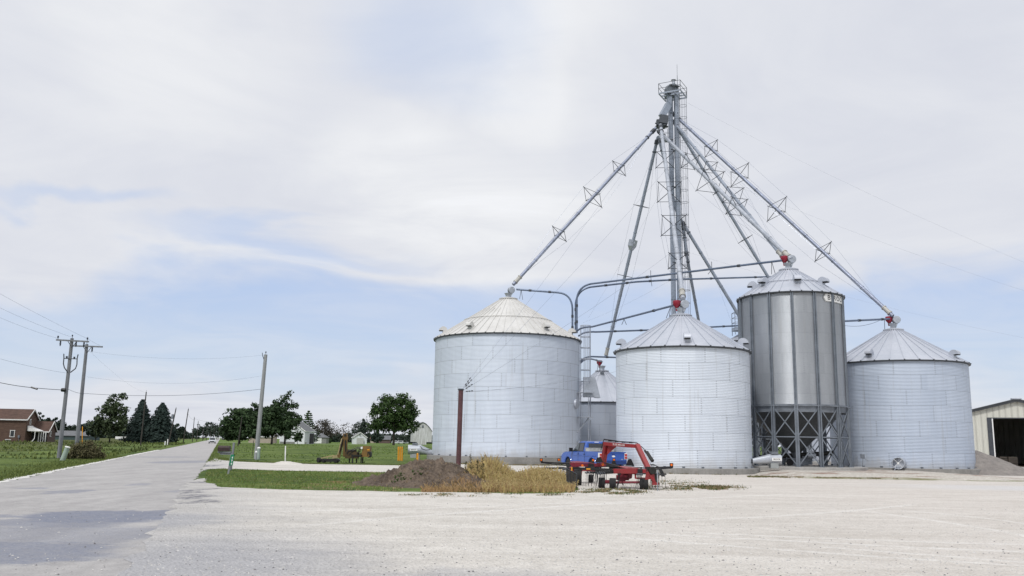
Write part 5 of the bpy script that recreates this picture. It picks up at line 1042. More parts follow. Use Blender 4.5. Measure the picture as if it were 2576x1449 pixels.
M['rim_dark'] = mat('dusty dark rim', (.10, .09, .085), .7, .1, .4, 6); M['curtain'] = mat('dirty canvas', (.055, .05, .045), .9, 0, .4, 5)
hay_rake()
# ------------------------------------------------------------------ boom mower on the lawn
def boom_mower():
    S = .11675 / 1.59 * 1.0; k_ = 1 / 8.524 / 1.59    # crop pixel -> display pixel
    Yb = 69.5; Rq = lambda cx, cy, Y: P((1250 + cx / 8.524) / 1.59, (1700 + cy / 8.524) / 1.59, Y)
    base = Rq(1100, 1240, Yb); base.z = 0; root = empty('boom_mower', base, 'ochre boom mower attachment with a folded arm, parked on the lawn', 'boom mower'); Q = lambda cx, cy, Y=Yb: Rq(cx, cy, Y) - base
    dz = -(Q(1100, 1240).z); 
    def QQ(cx, cy, Y=Yb): return Q(cx, cy, Y) + V((0, 0, dz if cy > 1000 else dz * max(0, (cy - 300) / 700)))
    mb = MB(); mb.prism([QQ(150, 1140, Yb - .5), QQ(260, 1105, Yb - .5), QQ(800, 1100, Yb - .5), QQ(860, 1140, Yb - .5), QQ(860, 1205, Yb - .5), QQ(150, 1205, Yb - .5)], V((0, 1.1, 0))); mb.build('mower_deck', M['grease'], root, fixn=True)
    for cx, rr in ((215, .2), (395, .16), (830, .17)):
        p = QQ(cx, 1210, Yb - .45); p.z = rr; mb = MB(); mb.lathe([(0, -.09), (rr, -.09), (rr, .09), (0, .09)], p, 18, V((1, .9, 0)).normalized()); mb.build('deck_wheel', M['rubber'], root, smooth=40)
    mb = MB(); mb.beam(QQ(200, 1105), QQ(480, 1035), .06, .08); mb.beam(QQ(480, 1035), QQ(760, 985), .07, .09); mb.beam(QQ(520, 1095), QQ(500, 1030), .05, .05); mb.beam(QQ(700, 1090), QQ(760, 980), .2, .12); mb.prism([QQ(690, 1000, Yb - .15), QQ(840, 960, Yb - .15), QQ(860, 1060, Yb - .15), QQ(700, 1090, Yb - .15)], V((0, .3, 0))); mb.build('deck_link', M['ochre_pale'], root)
    mb = MB(); mb.beam(QQ(900, 1000), QQ(1060, 420), .16, .2); mb.box(QQ(895, 1010), (.24, .26, .24)); mb.build('outer_arm', M['ochre'], root)
    mb = MB(); mb.beam(QQ(865, 960, Yb - .12), QQ(1000, 450, Yb - .12), .05, .09); mb.build('arm_guard', M['ochre_pale'], root)
    mb = MB(); mb.tube([QQ(935, 880, Yb - .16), QQ(975, 620, Yb - .16)], .035, 8); mb.tube([QQ(975, 700, Yb - .16), QQ(1030, 470, Yb - .16)], .05, 8); mb.tube([QQ(1128, 920, Yb - .18), QQ(1120, 500, Yb - .18)], .045, 8); mb.build('hydraulic_cylinder', M['grease'], root, smooth=50)
    mb = MB(); mb.beam(QQ(1110, 1000), QQ(1130, 470), .3, .22); mb.beam(QQ(1050, 1005), QQ(1200, 990), .16, .12); mb.build('inner_arm', M['ochre'], root)
    mb = MB(); mb.prism([QQ(1040, 290, Yb - .12), QQ(1180, 285, Yb - .12), QQ(1205, 480, Yb - .12), QQ(1020, 470, Yb - .12)], V((0, .26, 0))); mb.build('knuckle', M['ochre'], root); mb = MB(); mb.lathe([(.0, 0), (.1, 0), (.1, .03), (0, .04)], QQ(1112, 350, Yb - .15), 16, V((0, 1, 0))); mb.build('pivot_pin', M['grease'], root)
    mb = MB(); mb.box(QQ(1350, 975), (1.0, .6, .5)); mb.box(QQ(1270, 900), (.5, .5, .5)); mb.box(QQ(1420, 880), (.35, .4, .3)); mb.beam(QQ(1500, 940), QQ(1720, 940), .1, .1); mb.beam(QQ(1480, 1020), QQ(1720, 1020), .1, .08); mb.build('pump_frame', M['ochre_dark'], root)
    mb = MB()
    for a, b, c in (((1190, 900), (1330, 760), (1680, 710)), ((1200, 860), (1300, 790), (1500, 820)), ((1230, 990), (1420, 760), (1650, 760)), ((1520, 950), (1580, 800), (1690, 700)), ((1180, 950), (1200, 800), (1400, 850)), ((1560, 930), (1620, 860), (1640, 790))): mb.tube(arc(QQ(*a, Yb - .3), QQ(*b, Yb - .34), QQ(*c, Yb - .3)), .028, 6)
    mb.build('hydraulic_hose', M['black'], root)
    mb = MB(); mb.prism([QQ(1720, 685, Yb - .35), QQ(1965, 690, Yb - .35), QQ(1950, 1035, Yb - .35), QQ(1660, 1030, Yb - .35)], V((0, .8, 0))); mb.build('oil_tank', M['ochre_tank'], root)
    mb = MB(); mb.prism([QQ(1885, 870, Yb - .42), QQ(1985, 870, Yb - .42), QQ(2000, 900, Yb - .42), QQ(1995, 1020, Yb - .42), QQ(1960, 1060, Yb - .42), QQ(1870, 1060, Yb - .42), QQ(1950, 1000, Yb - .42)], V((0, .5, 0))); mb.box(QQ(1882, 935, Yb - .37), (.05, .03, .28)); mb.build('belt_guard', M['grease'], root)
    mb = MB(); mb.box(QQ(1680, 745, Yb - .4), (.14, .14, .16)); mb.build('filter_can', M['white'], root)
    mb = MB(); mb.box(QQ(1905, 805, Yb - .36), (.2, .01, .07)); mb.build('sticker', M['yellow'], root)
    mb = MB()
    for cx, yy in ((1265, .2), (1370, -.3), (1505, .2), (1660, -.3), (1718, .2)): p = QQ(cx, 1100, Yb + yy); p0 = V((p.x, p.y, 0)); mb.beam(p0, V((p.x, p.y, .62)), .09, .09)
    mb.beam(V((QQ(1350, 1100).x, -.3, .58)), V((QQ(1725, 1100).x, -.3, .58)), .1, .12); mb.build('stand', M['grease'], root)
M['ochre_dark'] = mat('dirty ochre', (.09, .055, .015), .7, .1, .55, 3, col2=(.02, .016, .01)); M['ochre_tank'] = mat('ochre tank paint', (.19, .105, .022), .6, 0, .3, 2)
boom_mower()
# ------------------------------------------------------------------ oncoming white SUV, far cars
def small_car(name, c, rz, label, cat, colr, L=4.7, Wd=1.85, H=1.72, group=None):
    t = empty(name, c, label, cat, group, rz); paint = colr
    mb = MB(); pr = [(-L / 2, .45), (-L / 2, .95), (-L * .36, 1.02), (L * .22, 1.02), (L * .44, .92), (L / 2, .75), (L / 2, .4), (L * .3, .3), (-L * .4, .3)]; mb.prism([V((x, -Wd / 2, z)) for x, z in pr], V((0, Wd, 0))); mb.build('body', paint, t, fixn=True, smooth=30)
    mb = MB(); a = [(-L * .46, 1.0, Wd * .47), (L * .24, 1.0, Wd * .47), (L * .08, H - .04, Wd * .39), (-L * .02, H, Wd * .37), (-L * .36, H, Wd * .37), (-L * .43, H - .08, Wd * .39)]; n_ = len(a)
    mb.add([V((x, w, z)) for x, z, w in a] + [V((x, -w, z)) for x, z, w in a], [tuple(range(n_)), tuple(range(n_, 2 * n_))[::-1]] + [(i, i + n_, (i + 1) % n_ + n_, (i + 1) % n_) for i in range(n_)]); cb = mb.build('cabin', paint, t, fixn=True)
    mb = MB(); mb.add([V((L * .238, Wd * .41, 1.06)), V((L * .238, -Wd * .41, 1.06)), V((L * .095, -Wd * .36, H - .1)), V((L * .095, Wd * .36, H - .1))], [(0, 1, 2, 3)]); mb.build('windscreen', M['glass'], cb)
    for s in (-1, 1):
        mb = MB(); mb.add([V((L * .2, s * Wd * .475, 1.06)), V((-L * .4, s * Wd * .475, 1.06)), V((-L * .36, s * Wd * .4, H - .12)), V((L * .05, s * Wd * .4, H - .12))], [(0, 1, 2, 3)]); mb.build('window', M['glass'], cb)
        mb = MB(); mb.box((L / 2 - .04, s * Wd * .36, .76), (.1, .4, .16)); mb.build('headlight', M['chrome'], t)
        for x in (L * .3, -L * .3): wheel(t, (x, s * (Wd / 2 - .1), .34), V((0, 1, 0)), .34, .22)
    mb = MB(); mb.box((L / 2, 0, .62), (.04, Wd * .55, .2)); mb.build('grille', M['black'], t)
    mb = MB(); mb.box((L / 2 + .0, 0, .42), (.1, Wd * .96, .18)); mb.build('bumper', M['dark'], t)
    return t
M['car_white'] = mat('white car paint', (.62, .64, .67), .3, .1, .1, 2, coat=.5)
b = GY(533.5, 262); small_car('suv', b, math.atan2(-1, .325), 'white oncoming SUV on the road near the vanishing point', 'SUV', M['car_white'], 4.9, 1.9, 1.8)
b = GY(560, 640); small_car('car', b, math.atan2(-1, .325), 'tiny white car far off where the road meets the horizon', 'car', M['car_white'])
for px, lab in ((996, 'leftmost of three white cars far beyond the round tree'), (1010, 'middle one of three white cars far beyond the round tree'), (1022, 'rightmost of three white cars far beyond the round tree')): small_car('parked_car', GY(px, 470), .2, lab, 'car', M['car_white'], group='white cars parked beyond the round tree')
# ------------------------------------------------------------------ utility poles and their wires
def pole(px, Y, top, label, r0=.17, r1=.11, mt='wood_pole', arm=None, extra=None, zb=None):
    b = GY(px, Y); tp = P(top[0], top[1], Y) - b; root = empty('utility_pole', b, label, 'utility pole', 'wooden utility poles along the road'); mb = MB(); mb.tube([V((0, 0, -.2)), tp * .5, tp], r0, 10, r1); mb.build('pole', M[mt], root, smooth=60); mb = MB(); mb.tube([tp, tp + V((0, 0, .18))], .02, 5); mb.lathe([(.03, 0), (.06, .04), (.05, .12), (.0, .15)], tp + V((0, 0, .15)), 8); mb.build('insulator', M['wire_dark'], root); return root, b, tp
YL = 70.0
p1, b1_, t1_ = pole(148, YL, (181.5, 851), 'front one of the two tall crossarm poles at the left, with dangling loops', .165, .125)
p2, b2_, t2_ = pole(190, 74.0, (218.5, 866), 'rear one of two tall crossarm poles, its foot hidden in a brown bush', .17, .125)
def arm_(root, b, Y, l, r, drop, name='crossarm'):
    a, c = P(*l, Y) - b - V((0, .14, 0)), P(*r, Y) - b - V((0, .14, 0)); mb = MB(); mb.beam(a, c, .10, .12); o = mb.build(name, M['wood_pole'], root); m = (a + c) / 2; mb = MB()
    for s in (-.55, .5): mb.beam(m + (c - a) * (s * .28), m + V((0, .02, -.55)), .03, .04)
    mb.build('arm_brace', M['strut'], root); return a, c
def insul(root, pts, up=True):
    for p in pts:
        mb = MB(); p = V(p)
        if up: mb.tube([p, p + V((0, 0, .16))], .02, 5); mb.lathe([(.03, .1), (.075, .13), (.06, .2), (.075, .24), (0, .3)], p, 8)
        else: mb.lathe([(.05, 0), (.07, -.08), (.05, -.16), (.075, -.22), (.05, -.32), (.03, -.42)], p, 8)
        mb.build('insulator', M['wire_dark'], root)
a, c = arm_(p1, b1_, YL, (143.5, 855.5), (225.5, 860), .1); insul(p1, [a.lerp(c, .05) + V((0, 0, .06)), a.lerp(c, .95) + V((0, 0, .06))]); insul(p1, [a.lerp(c, .14) - V((0, 0, .06)), a.lerp(c, .62) - V((0, 0, .06)), a.lerp(c, .86) - V((0, 0, .06))], False)
a2, c2 = arm_(p2, b2_, 74, (185, 870.5), (260, 873), .1); insul(p2, [a2.lerp(c2, .66) - V((0, 0, .06))], False)
Q1 = lambda px, py: P(px, py, YL - .15) - b1_
mb = MB()
for pts in ([(160.5, 890), (160.8, 900.5), (159.5, 915), (162, 925), (170, 936)], [(196.5, 891.5), (194, 902), (193.5, 917), (190, 927), (177, 937)]): mb.tube([Q1(*q) for q in pts], .045, 6)
mb.tube([Q1(161, 901.5), Q1(194.5, 903)], .035, 5); mb.build('cable_riser', M['strut'], p1)
mb = MB()
for q in ((168, 899), (187, 900.5)): mb.tube([Q1(q[0], q[1] + 3), Q1(q[0], q[1] - 3)], .075, 8)
mb.build('cutout_fuse', M['wire_dark'], p1)
mb = MB(); mb.lathe([(0, -.2), (.14, -.16), (.16, 0), (.14, .16), (0, .2)], Q1(160, 981), 12, V((1, 0, 0))); mb.build('splice_case', M['black'], p1, smooth=50)
p3, b3_, t3_ = pole(644, 78.4, (668.5, 892), 'pale silvery utility pole on the lawn by the driveway mouth', .21, .155, 'wood_light')
mb = MB(); mb.tube([t3_ - V((.05, .1, .6)), t3_ + V((-.25, -.1, -.1)), t3_ + V((-.3, -.1, .15))], .03, 5); mb.build('bracket', M['wire_dark'], p3)
row = [(353.5, 178, (368, 986), 'tall thin pole standing in front of the left of the two spruces', .15), (423, 190, (443, 1027), 'strongly leaning pole with a transformer, right of the two spruces', .15), (460.5, 250, (474, 1028.5), 'pole leaning slightly, first one right of the leaning transformer pole', .17), (483.7, 330, (489, 1050), 'thin pole by the far roadside, second one right of the transformer pole', .16), (494.7, 360, (498.8, 1060), 'thin pole by the far roadside, third one right of the transformer pole', .16), (509, 460, (511.5, 1073), 'very short far pole against the dark clump of trees, left one', .16), (519, 470, (522, 1071.5), 'far pole rising clear of the dark clump of trees', .17), (529, 560, (531, 1079), 'tiny far pole at the left end of the distant road trees', .18), (537, 560, (540, 1074.5), 'tiny far pole just left of the distant crossarm pole', .18), (548, 620, (552, 1078), 'tiny far pole with a crossarm near the end of the road', .2)]
for px, Y, tp, lab, r in row:
    rt_, bb, tt = pole(px, Y, tp, lab, r, r * .7, 'wood_dark')
    if 'with a transformer' in lab: mb = MB(); mb.lathe([(0, -.55), (.26, -.55), (.26, .35), (.2, .45), (0, .48)], tt * .78 + V((-.35, -.1, 0)), 12); mb.build('transformer', M['galv_dark'], rt_, smooth=50)
    if 'with a crossarm' in lab: mb = MB(); mb.beam(tt + V((-2, 0, -.6)), tt + V((2, 0, -.6)), .14, .14); mb.build('crossarm', M['wood_dark'], rt_)
pole(598.5, 200, (609, 1048), 'dark thin pole in front of the dark tree group right of the road', .16, .1, 'wood_dark')
def pw(label, pts_, drop=.3, r=.007, mt='wire', g='overhead wires'): 
    mb = MB()
    for i in range(len(pts_) - 1): mb.tube(sag(pts_[i], pts_[i + 1], drop * min(1, (V(pts_[i]) - V(pts_[i + 1])).length / 30), 12), r, 4)
    o = mb.build('overhead_wire', M[mt]); return tag(o, label, 'wire', g)
L = lambda px, py, Y=YL: P(px, py, Y)
pw('highest wire at the left, running over the front crossarm to the rear one', [L(-60, 705, 58), L(223, 853.5), L(252, 869, 74)], .25)
pw('middle one of three upper wires at the left, to the front crossarm pole top', [L(-60, 745, 58), L(178.5, 847.5)], .35)
pw('lower one of three upper wires, ending at the left of the front crossarm', [L(-60, 772, 58), L(148, 852)], .35)
pw('single wire at the left below the crossarms, attached at the dangling loops', [L(-60, 885, 58), L(172, 939)], .35)
pw('thick dark telephone cable at the left, looped at the front crossarm pole', [L(-60, 948, 58), L(75, 974.5), L(158, 981)], .2, .022, 'wire_dark')
mb = MB(); mb.tube([L(78, 974), L(94, 979)], .07, 6); tag(mb.build('cable_splice', M['black']), 'black splice sleeve hanging in the telephone cable at the left', 'cable splice')
pw('long sagging telephone cable from the two crossarm poles to the pale pole', [L(172, 979), L(215, 990, 74), L(660, 978.5, 78.4)], .75, .013, 'wire_dark')
pw('faint wire from the rear crossarm pole to the top of the pale pole', [L(224, 884, 74), L(666, 893, 78.4)], 1.0, .005)
pw('faint wire from the rear crossarm pole to the upper bracket of the pale pole', [L(219, 948, 74), L(661, 945, 78.4)], 1.3, .0055)
pw('thin wire dropping away from the rear crossarm pole towards the road poles', [L(222, 880, 74), L(366, 987, 178)], .6, .006)
pw('thin wire strung between the distant road poles', [L(472, 1039, 250), L(488, 1056, 330)], .5, .025)
pw('thin wire from the distant road poles across to the dark trees', [L(489, 1053, 330), L(560, 1065, 330)], 1.0, .025)
mb = MB(); a = GY(206, 73.2); mb.tube([a, L(207.5, 1073, 73.2)], .035, 6); tag(mb.build('guy_guard', M['yellow']), 'yellow plastic guy guard standing in the brown bush', 'guy guard')
for px, pyt, Y, lab in ((415, 1110.5, 190, 'left one of two pale stub posts under the leaning transformer pole'), (421.5, 1105.5, 190, 'right one of two pale stub posts under the leaning transformer pole')): marker(px, pyt, Y, .14, lab, M['white'])
# ------------------------------------------------------------------ trees
def clump_cards(mb, c, R, n_, s, r, m=0, flat=.8):
    for _ in range(n_):
        while True:
            d = V((r.uniform(-1, 1), r.uniform(-1, 1), r.uniform(-1, 1)))
            if .05 < d.length < 1: break
        p = c + V((d.x * R, d.y * R, d.z * R * flat)); nrm = (d + V((r.uniform(-.8, .8), r.uniform(-.8, .8), r.uniform(-.3, .9)))).normalized(); u = nrm.orthogonal().normalized(); a = r.uniform(0, 6.28); v = nrm.cross(u); u, v = u * math.cos(a) + v * math.sin(a), v * math.cos(a) - u * math.sin(a); k = s * r.uniform(.6, 1.3)
        mb.add([p - u * k - v * k * .15, p + v * k * .55 - u * k * .1, p + u * k + v * k * .1, p - v * k * .5 + u * k * .15], [(0, 1, 2, 3)], m)
LEAF = {'dark': leafmat('dark foliage', (.012, .027, .012), (.052, .09, .032)), 'mid': leafmat('maple foliage', (.013, .032, .010), (.06, .105, .026)), 'olive': leafmat('olive foliage', (.020, .034, .018), (.075, .10, .045)), 'spruce': leafmat('spruce needles', (.006, .014, .013), (.028, .048, .04)), 'bare': leafmat('sparse autumn twigs', (.035, .030, .026), (.09, .078, .062)), 'far': leafmat('far foliage', (.016, .030, .024), (.05, .07, .05))}
def tree(label, px, Y, W_, H, kind, seed, lobes=None, nclump=70, per=26, s=.34, trunk_h=.22, tr=.3, cat='tree', group='trees around the farm', gap=.0, name='tree', spread=1.0):
    r = random.Random(seed); b = GY(px, Y); root = empty(name, b, label, cat, group); mb = MB(); H0 = H * trunk_h; bend = V((r.uniform(-.03, .03) * H, r.uniform(-.03, .03) * H, 0)); crown = MB()
    mb.tube([V((0, 0, -.1)), bend * .4 + V((0, 0, H0)), bend + V((0, 0, H * .55))], tr, 9, tr * .4); cl = []
    lobes = lobes or [(0, .62, .48, .40), (-.24, .5, .3, .28), (.26, .52, .3, .28), (.05, .78, .30, .24), (-.1, .36, .3, .2), (.16, .34, .28, .18)]
    for (lx, lz, lr, lh) in lobes:
        c = V((lx * W_, r.uniform(-.12, .12) * W_, lz * H)); mb.tube([bend * .5 + V((0, 0, H0 * r.uniform(.85, 1.5))), c * .6 + V((0, 0, H0 * .4)), c], tr * .45, 6, tr * .1)
        for _ in range(max(5, int(nclump * 1.95 * lr * lh / .7))):
            d = V((r.gauss(0, 1), r.gauss(0, 1), r.gauss(0, 1))).normalized() * (r.uniform(.45, 1.0) if r.random() < .8 else r.uniform(.1, .6)); q = c + V((d.x * lr * W_, d.y * lr * W_ * .9, d.z * lh * H))
            if q.z < H0 * .75: q.z = H0 * .75 + r.uniform(0, .06) * H
            cl.append(q)
            if r.random() < .35: mb.tube([c, c.lerp(q, .6), q], tr * .12, 4, tr * .03)
    for q in cl:
        if r.random() < gap: continue
        clump_cards(crown, q, W_ * r.uniform(.06, .12) * spread, int(per * r.uniform(.5, 1.4)), s * 1.4, r)
    mb.build('trunk', M['bark'], root, smooth=60); crown.build('crown', LEAF[kind], root); return root
def spruce(label, px, Y, W_, H, seed, kind='spruce', s=.42, layers=26, dens=1.0, cat='spruce', low=.02, droop=.28, ragged=.25):
    r = random.Random(seed); b = GY(px, Y); root = empty('spruce_tree', b, label, cat, 'conifers around the farm'); mb = MB(); mb.tube([V((0, 0, -.1)), V((0, 0, H * .97))], .22, 8, .02); mb.build('trunk', M['bark'], root); mb = MB()
    for i in range(layers):
        f = i / (layers - 1); z = H * (low + (1 - low) * f); R = W_ / 2 * (1 - f) ** .68 * r.uniform(1 - ragged * .6, 1 + ragged * .4) + .05; nb = max(4, int((7 + 8 * (1 - f)) * dens)); off = r.uniform(0, 6.28)
        for k in range(nb):
            a = off + 2 * math.pi * k / nb + r.uniform(-.2, .2); RR = R * r.uniform(1 - ragged, 1.08); d = V((math.cos(a), math.sin(a), 0)); sd_ = V((-d.y, d.x, 0)); m_ = max(3, int(RR / .42))
            for j in range(m_):
                g = (j + 1) / m_; c = d * RR * g + V((0, 0, z - droop * RR * g * g + .12 * RR * (g > .85)))
                for _ in range(3): w = s * r.uniform(.6, 1.2); e = (sd_ * r.uniform(.5, 1) + d * r.uniform(-.5, .5)) * w; dn = V((0, 0, -w * r.uniform(.5, 1.0))) + d * w * r.uniform(-.1, .5); o_ = V((r.uniform(-.2, .2), r.uniform(-.2, .2), r.uniform(-.1, .2))); mb.add([c + o_ - e, c + o_ + e * .8, c + o_ + e * .5 + dn, c + o_ - e * .6 + dn * .8], [(0, 1, 2, 3)])
    clump_cards(mb, V((0, 0, H * .985)), .12, 10, s * .4, r, 0, 2.5); mb.build('crown', LEAF[kind], root); return root
h_ = lambda px, pyt, pyb_, Y: (P(px, pyt, Y).z)
Yd = 235
tree('olive green ragged tree left of the two spruces', 275, Yd, 10.5, h_(275, 987, 0, Yd), 'olive', 11, [(-.2, .60, .26, .2), (.2, .68, .25, .24), (-.08, .86, .20, .13), (.3, .46, .22, .18), (-.28, .32, .28, .2), (.12, .30, .36, .2), (-.02, .5, .3, .25), (.22, .9, .1, .08)], 150, 26, .30, .1, .22, gap=.12)
tree('low round olive tree between the ragged tree and the long green shed', 240, 262, 8, 7.0, 'far', 12, None, 60, 26, .36, .1, .2)
spruce('left one of the two dark spruces by the road, taller', 350, 246, 9.4, h_(352, 1006, 0, 246), 21, s=.42, layers=40, dens=1.6)
spruce('right one of the two dark spruces by the road, broader', 401, 246, 10.6, h_(399, 1014, 0, 246), 22, s=.42, layers=40, dens=1.6)
Y2 = 268
tree('broad dark tree nearest the road in the dark group', 603, Y2, 12.8, h_(600, 1021, 0, Y2), 'dark', 31, [(0, .6, .40, .3), (-.24, .46, .28, .26), (.22, .58, .28, .28), (-.05, .78, .28, .2), (-.3, .28, .22, .18), (.1, .32, .4, .2), (.3, .34, .2, .2)], 190, 30, .32, .1, .3)
tree('dark tree directly behind the pale utility pole', 647, Y2 + 4, 10, h_(640, 1016, 0, Y2), 'dark', 32, None, 150, 30, .32, .12, .3)
tree('darkest tree with a drooping crown in front of the white house', 683, Y2 - 8, 11.5, h_(690, 1006, 0, Y2 - 8), 'dark', 33, [(0, .55, .40, .30), (-.2, .5, .3, .3), (.24, .46, .27, .26), (.0, .8, .24, .18), (.3, .28, .18, .12), (-.1, .3, .4, .14), (.42, .26, .1, .1)], 200, 30, .32, .16, .36)
tree('tallest tree of the dark group, with a pointed feathery top', 716, Y2 + 10, 12, h_(716, 981, 0, Y2 + 10), 'dark', 34, [(0, .72, .22, .2), (.0, .9, .12, .09), (-.12, .58, .24, .2), (.18, .55, .22, .18), (.26, .42, .2, .14), (.0, .42, .34, .2), (-.14, .80, .12, .1)], 170, 26, .30, .2, .34, gap=.08)
spruce('dark layered conifer behind the white house gable', 772, 330, 11.5, h_(772, 1034, 0, 330), 41, 'dark', .5, 15, .8, 'conifer', .1, .05, .5)
Y3 = 330
tree('round crowned green maple standing alone on the lawn', 990, Y3, 18.2, h_(990, 984, 0, Y3), 'mid', 51, [(-.26, .60, .25, .25), (.16, .78, .24, .2), (-.14, .82, .20, .14), (.32, .56, .22, .24), (0, .58, .34, .28), (-.34, .36, .2, .14), (.3, .34, .24, .14), (-.05, .36, .3, .12)], 270, 30, .36, .2, .5, cat='maple', gap=.04)
tree('thin leafed tree behind the hip roofed garage', 815, 400, 12, h_(815, 1054, 0, 400), 'bare', 61, None, 80, 20, .26, .1, .2, gap=.2, spread=1.6)
tree('nearly bare grey tree between the two garages', 862, 410, 14, h_(862, 1062, 0, 410), 'bare', 62, [(0, .6, .42, .3), (-.28, .5, .25, .25), (.28, .5, .25, .25), (0, .8, .3, .15)], 70, 14, .24, .12, .22, gap=.3, spread=1.8)
tree('sparse dark tree behind the white gabled garage', 908, 395, 10, h_(908, 1052, 0, 395), 'far', 63, None, 80, 22, .3, .08, .2, gap=.15, spread=1.3)
tree('small dark shrub tree in front of the white house corner', 748, 302, 3.6, 4.6, 'dark', 64, None, 50, 22, .2, .15, .1)
tree('round dark bush right of the hip roofed garage', 828, 385, 3.0, 2.6, 'dark', 65, [(0, .5, .45, .45)], 60, 24, .25, .05, .1, 'bush', name='bush')
for i, (px, Y, W_, H, lab) in enumerate(((93, 420, 6, 12.5, 'layered pine top showing over the brick house'), (123, 430, 10, 10.5, 'pine at the left of the clump behind the green shed'), (138, 430, 9, 10.8, 'pine at the right of the clump behind the green shed'), (168, 470, 10, 7.6, 'low dark tree behind the two crossarm poles, left one'), (190, 470, 9, 7.0, 'low dark tree directly behind the two crossarm poles'), (214, 470, 11, 8.3, 'low dark tree right of the two crossarm poles'), (312, 420, 11, 9.2, 'rounded dark tree half hidden by the left spruce'), (438, 430, 7, 8.5, 'small dark tree right of the leaning transformer pole'), (453, 430, 6.5, 6.8, 'smaller dark tree two places right of the transformer pole'), (512, 620, 18, 13, 'dark domed tree clump at the far roadside'), (530, 700, 18, 15, 'tall dark clump at the end of the road, left of the SUV roof'), (545, 700, 16, 13, 'dark clump where the road vanishes'), (562, 640, 12, 9, 'pale green tree at the right end of the road'), (1034, 470, 12, 6, 'low dark hedge tree between the maple and the barn'), (948, 470, 7, 6.5, 'low dark bush tree left of the far brown roofed house'))):
    tree(lab, px, Y, W_, H, 'far', 80 + i, [(0, .55, .45, .42), (-.25, .45, .25, .3), (.25, .5, .25, .3)], 60, 22, .5, .06, .2)
# far hedge rows that read as one band
mb = MB(); r = random.Random(77)
for (x0, x1, Y, H) in ((-40, 330, 620, 6), (430, 505, 800, 9), (560, 620, 700, 6), (800, 1090, 560, 6.5), (120, 300, 700, 8)):
    for k in range(int((x1 - x0) * 3.2)):
        px = r.uniform(x0, x1); q = GY(px, Y + r.uniform(-15, 15)); z = H * (.75 + .35 * noise.noise(V((px * .06, Y, 0)))) * r.uniform(.05, 1); clump_cards(mb, V((q.x, q.y, z)), 1.3, 9, .8, r)
tag(mb.build('treeline', LEAF['far']), kind='stuff')
# brown bush round the foot of the rear pole
def bush(label, px, Y, W_, H, mt, seed, n_=70, s=.10):
    r = random.Random(seed); b = GY(px, Y); root = empty('bush', b, label, 'bush'); mb = MB(); st = MB()
    for _ in range(n_):
        a = r.uniform(0, 6.28); q = math.sqrt(r.random()); p = V((math.cos(a) * q * W_ / 2, math.sin(a) * q * W_ / 3, 0)); z = H * (1 - q * q * .75) * r.uniform(.25, 1.0); st.tube([V((p.x * .4, p.y * .4, 0)), V((p.x, p.y, z))], .012, 4, .005); clump_cards(mb, V((p.x, p.y, z)), .32, 26, s, r)
    st.build('stems', M['bark'], root); mb.build('foliage', mt, root)
bush('brown tangled bush at the foot of the rear crossarm pole', 211, 68, 2.9, 1.35, M['brush'], 5, 150, .075); 
# ------------------------------------------------------------------ brick house, long shed, trailer
def gable_block(root, c, ax, L_, D, he, hr, wallm, roofm, over=.35, name_w='wall', trim=True):
    """box along ax (length L_) with a pitched roof; ridge along ax"""
    ax = V(ax).normalized(); n_ = V((-ax.y, ax.x, 0)); c = V(c); hl, hd = ax * L_ / 2, n_ * D / 2; Z = lambda z: V((0, 0, z)); mb = MB(); e = [(-1, -1), (1, -1), (1, 1), (-1, 1)]; vs = [c + hl * a + hd * b for a, b in e] + [c + hl * a + hd * b + Z(he) for a, b in e] + [c - hl + Z(hr), c + hl + Z(hr)]
    mb.add(vs, [(0, 1, 5, 4), (2, 3, 7, 6), (1, 2, 6, 9, 5), (3, 0, 4, 8, 7)]); w = mb.build(name_w, wallm, root); sl = (hr - he) / (D / 2); mb = MB(); xo = ax * over
    for s in (-1, 1):
        a = c - hl - xo + Z(hr + .08); b = c + hl + xo + Z(hr + .08); o = hd * s * (1 + over / (D / 2)); dz = Z(-(sl * (D / 2 + over))); q = [a, b, b + o + dz, a + o + dz]; mb.add(q + [p - Z(.16) for p in q], [(0, 1, 2, 3), (7, 6, 5, 4), (0, 4, 5, 1), (1, 5, 6, 2), (2, 6, 7, 3), (3, 7, 4, 0)])
    rf = mb.build('roof', roofm, root); 
    if trim:
        mb = MB()
        for s in (-1, 1):
            o = hd * s * (1 + over / (D / 2)); dz = Z(-(sl * (D / 2 + over)) - .02)
            mb.beam(c - hl - xo + o * 1.003 + Z(hr) + dz, c + hl + xo + o * 1.003 + Z(hr) + dz, .12, .26)
            for k in (-1, 1): mb.beam(c + (hl + xo * 1.02) * k + Z(hr + .0), c + (hl + xo * 1.02) * k + o + Z(hr) + dz, .1, .26)
        mb.build('roof_trim', M['white'], root)
    return w, rf, n_
def win(root, c, right, w, h, nrm, mt='glass'):
    mb = MB(); up = V((0, 0, 1)); c = V(c); R3 = Matrix((right, nrm, up)).transposed()
    for sx in (-1, 1): mb.box(c + right * sx * w / 2 + nrm * .03, (.12, .10, h + .12), R3)
    for sz in (-1, 1): mb.box(c + up * sz * h / 2 + nrm * .03, (w + .26, .12, .12), R3)
    o = mb.build('window', M['white'], root); mb = MB(); mb.box(c + nrm * .01, (w, .06, h), R3); mb.build('pane', M[mt], o); return o
hb = GY(61, 216); ang = R_(8); ex = V((math.cos(ang), math.sin(ang), 0)); ey = V((-ex.y, ex.x, 0)); house = empty('brick_house', hb, 'brown brick farmhouse with a white porch at the left edge', 'house')
zE = P(40, 1053, 214).z; zR = P(60, 1029.5, 218).z; gable_block(house, ex * -6.5 + ey * 3.6, ex, 13, 7.2, zE, zR, M['brick'], M['shingle'])
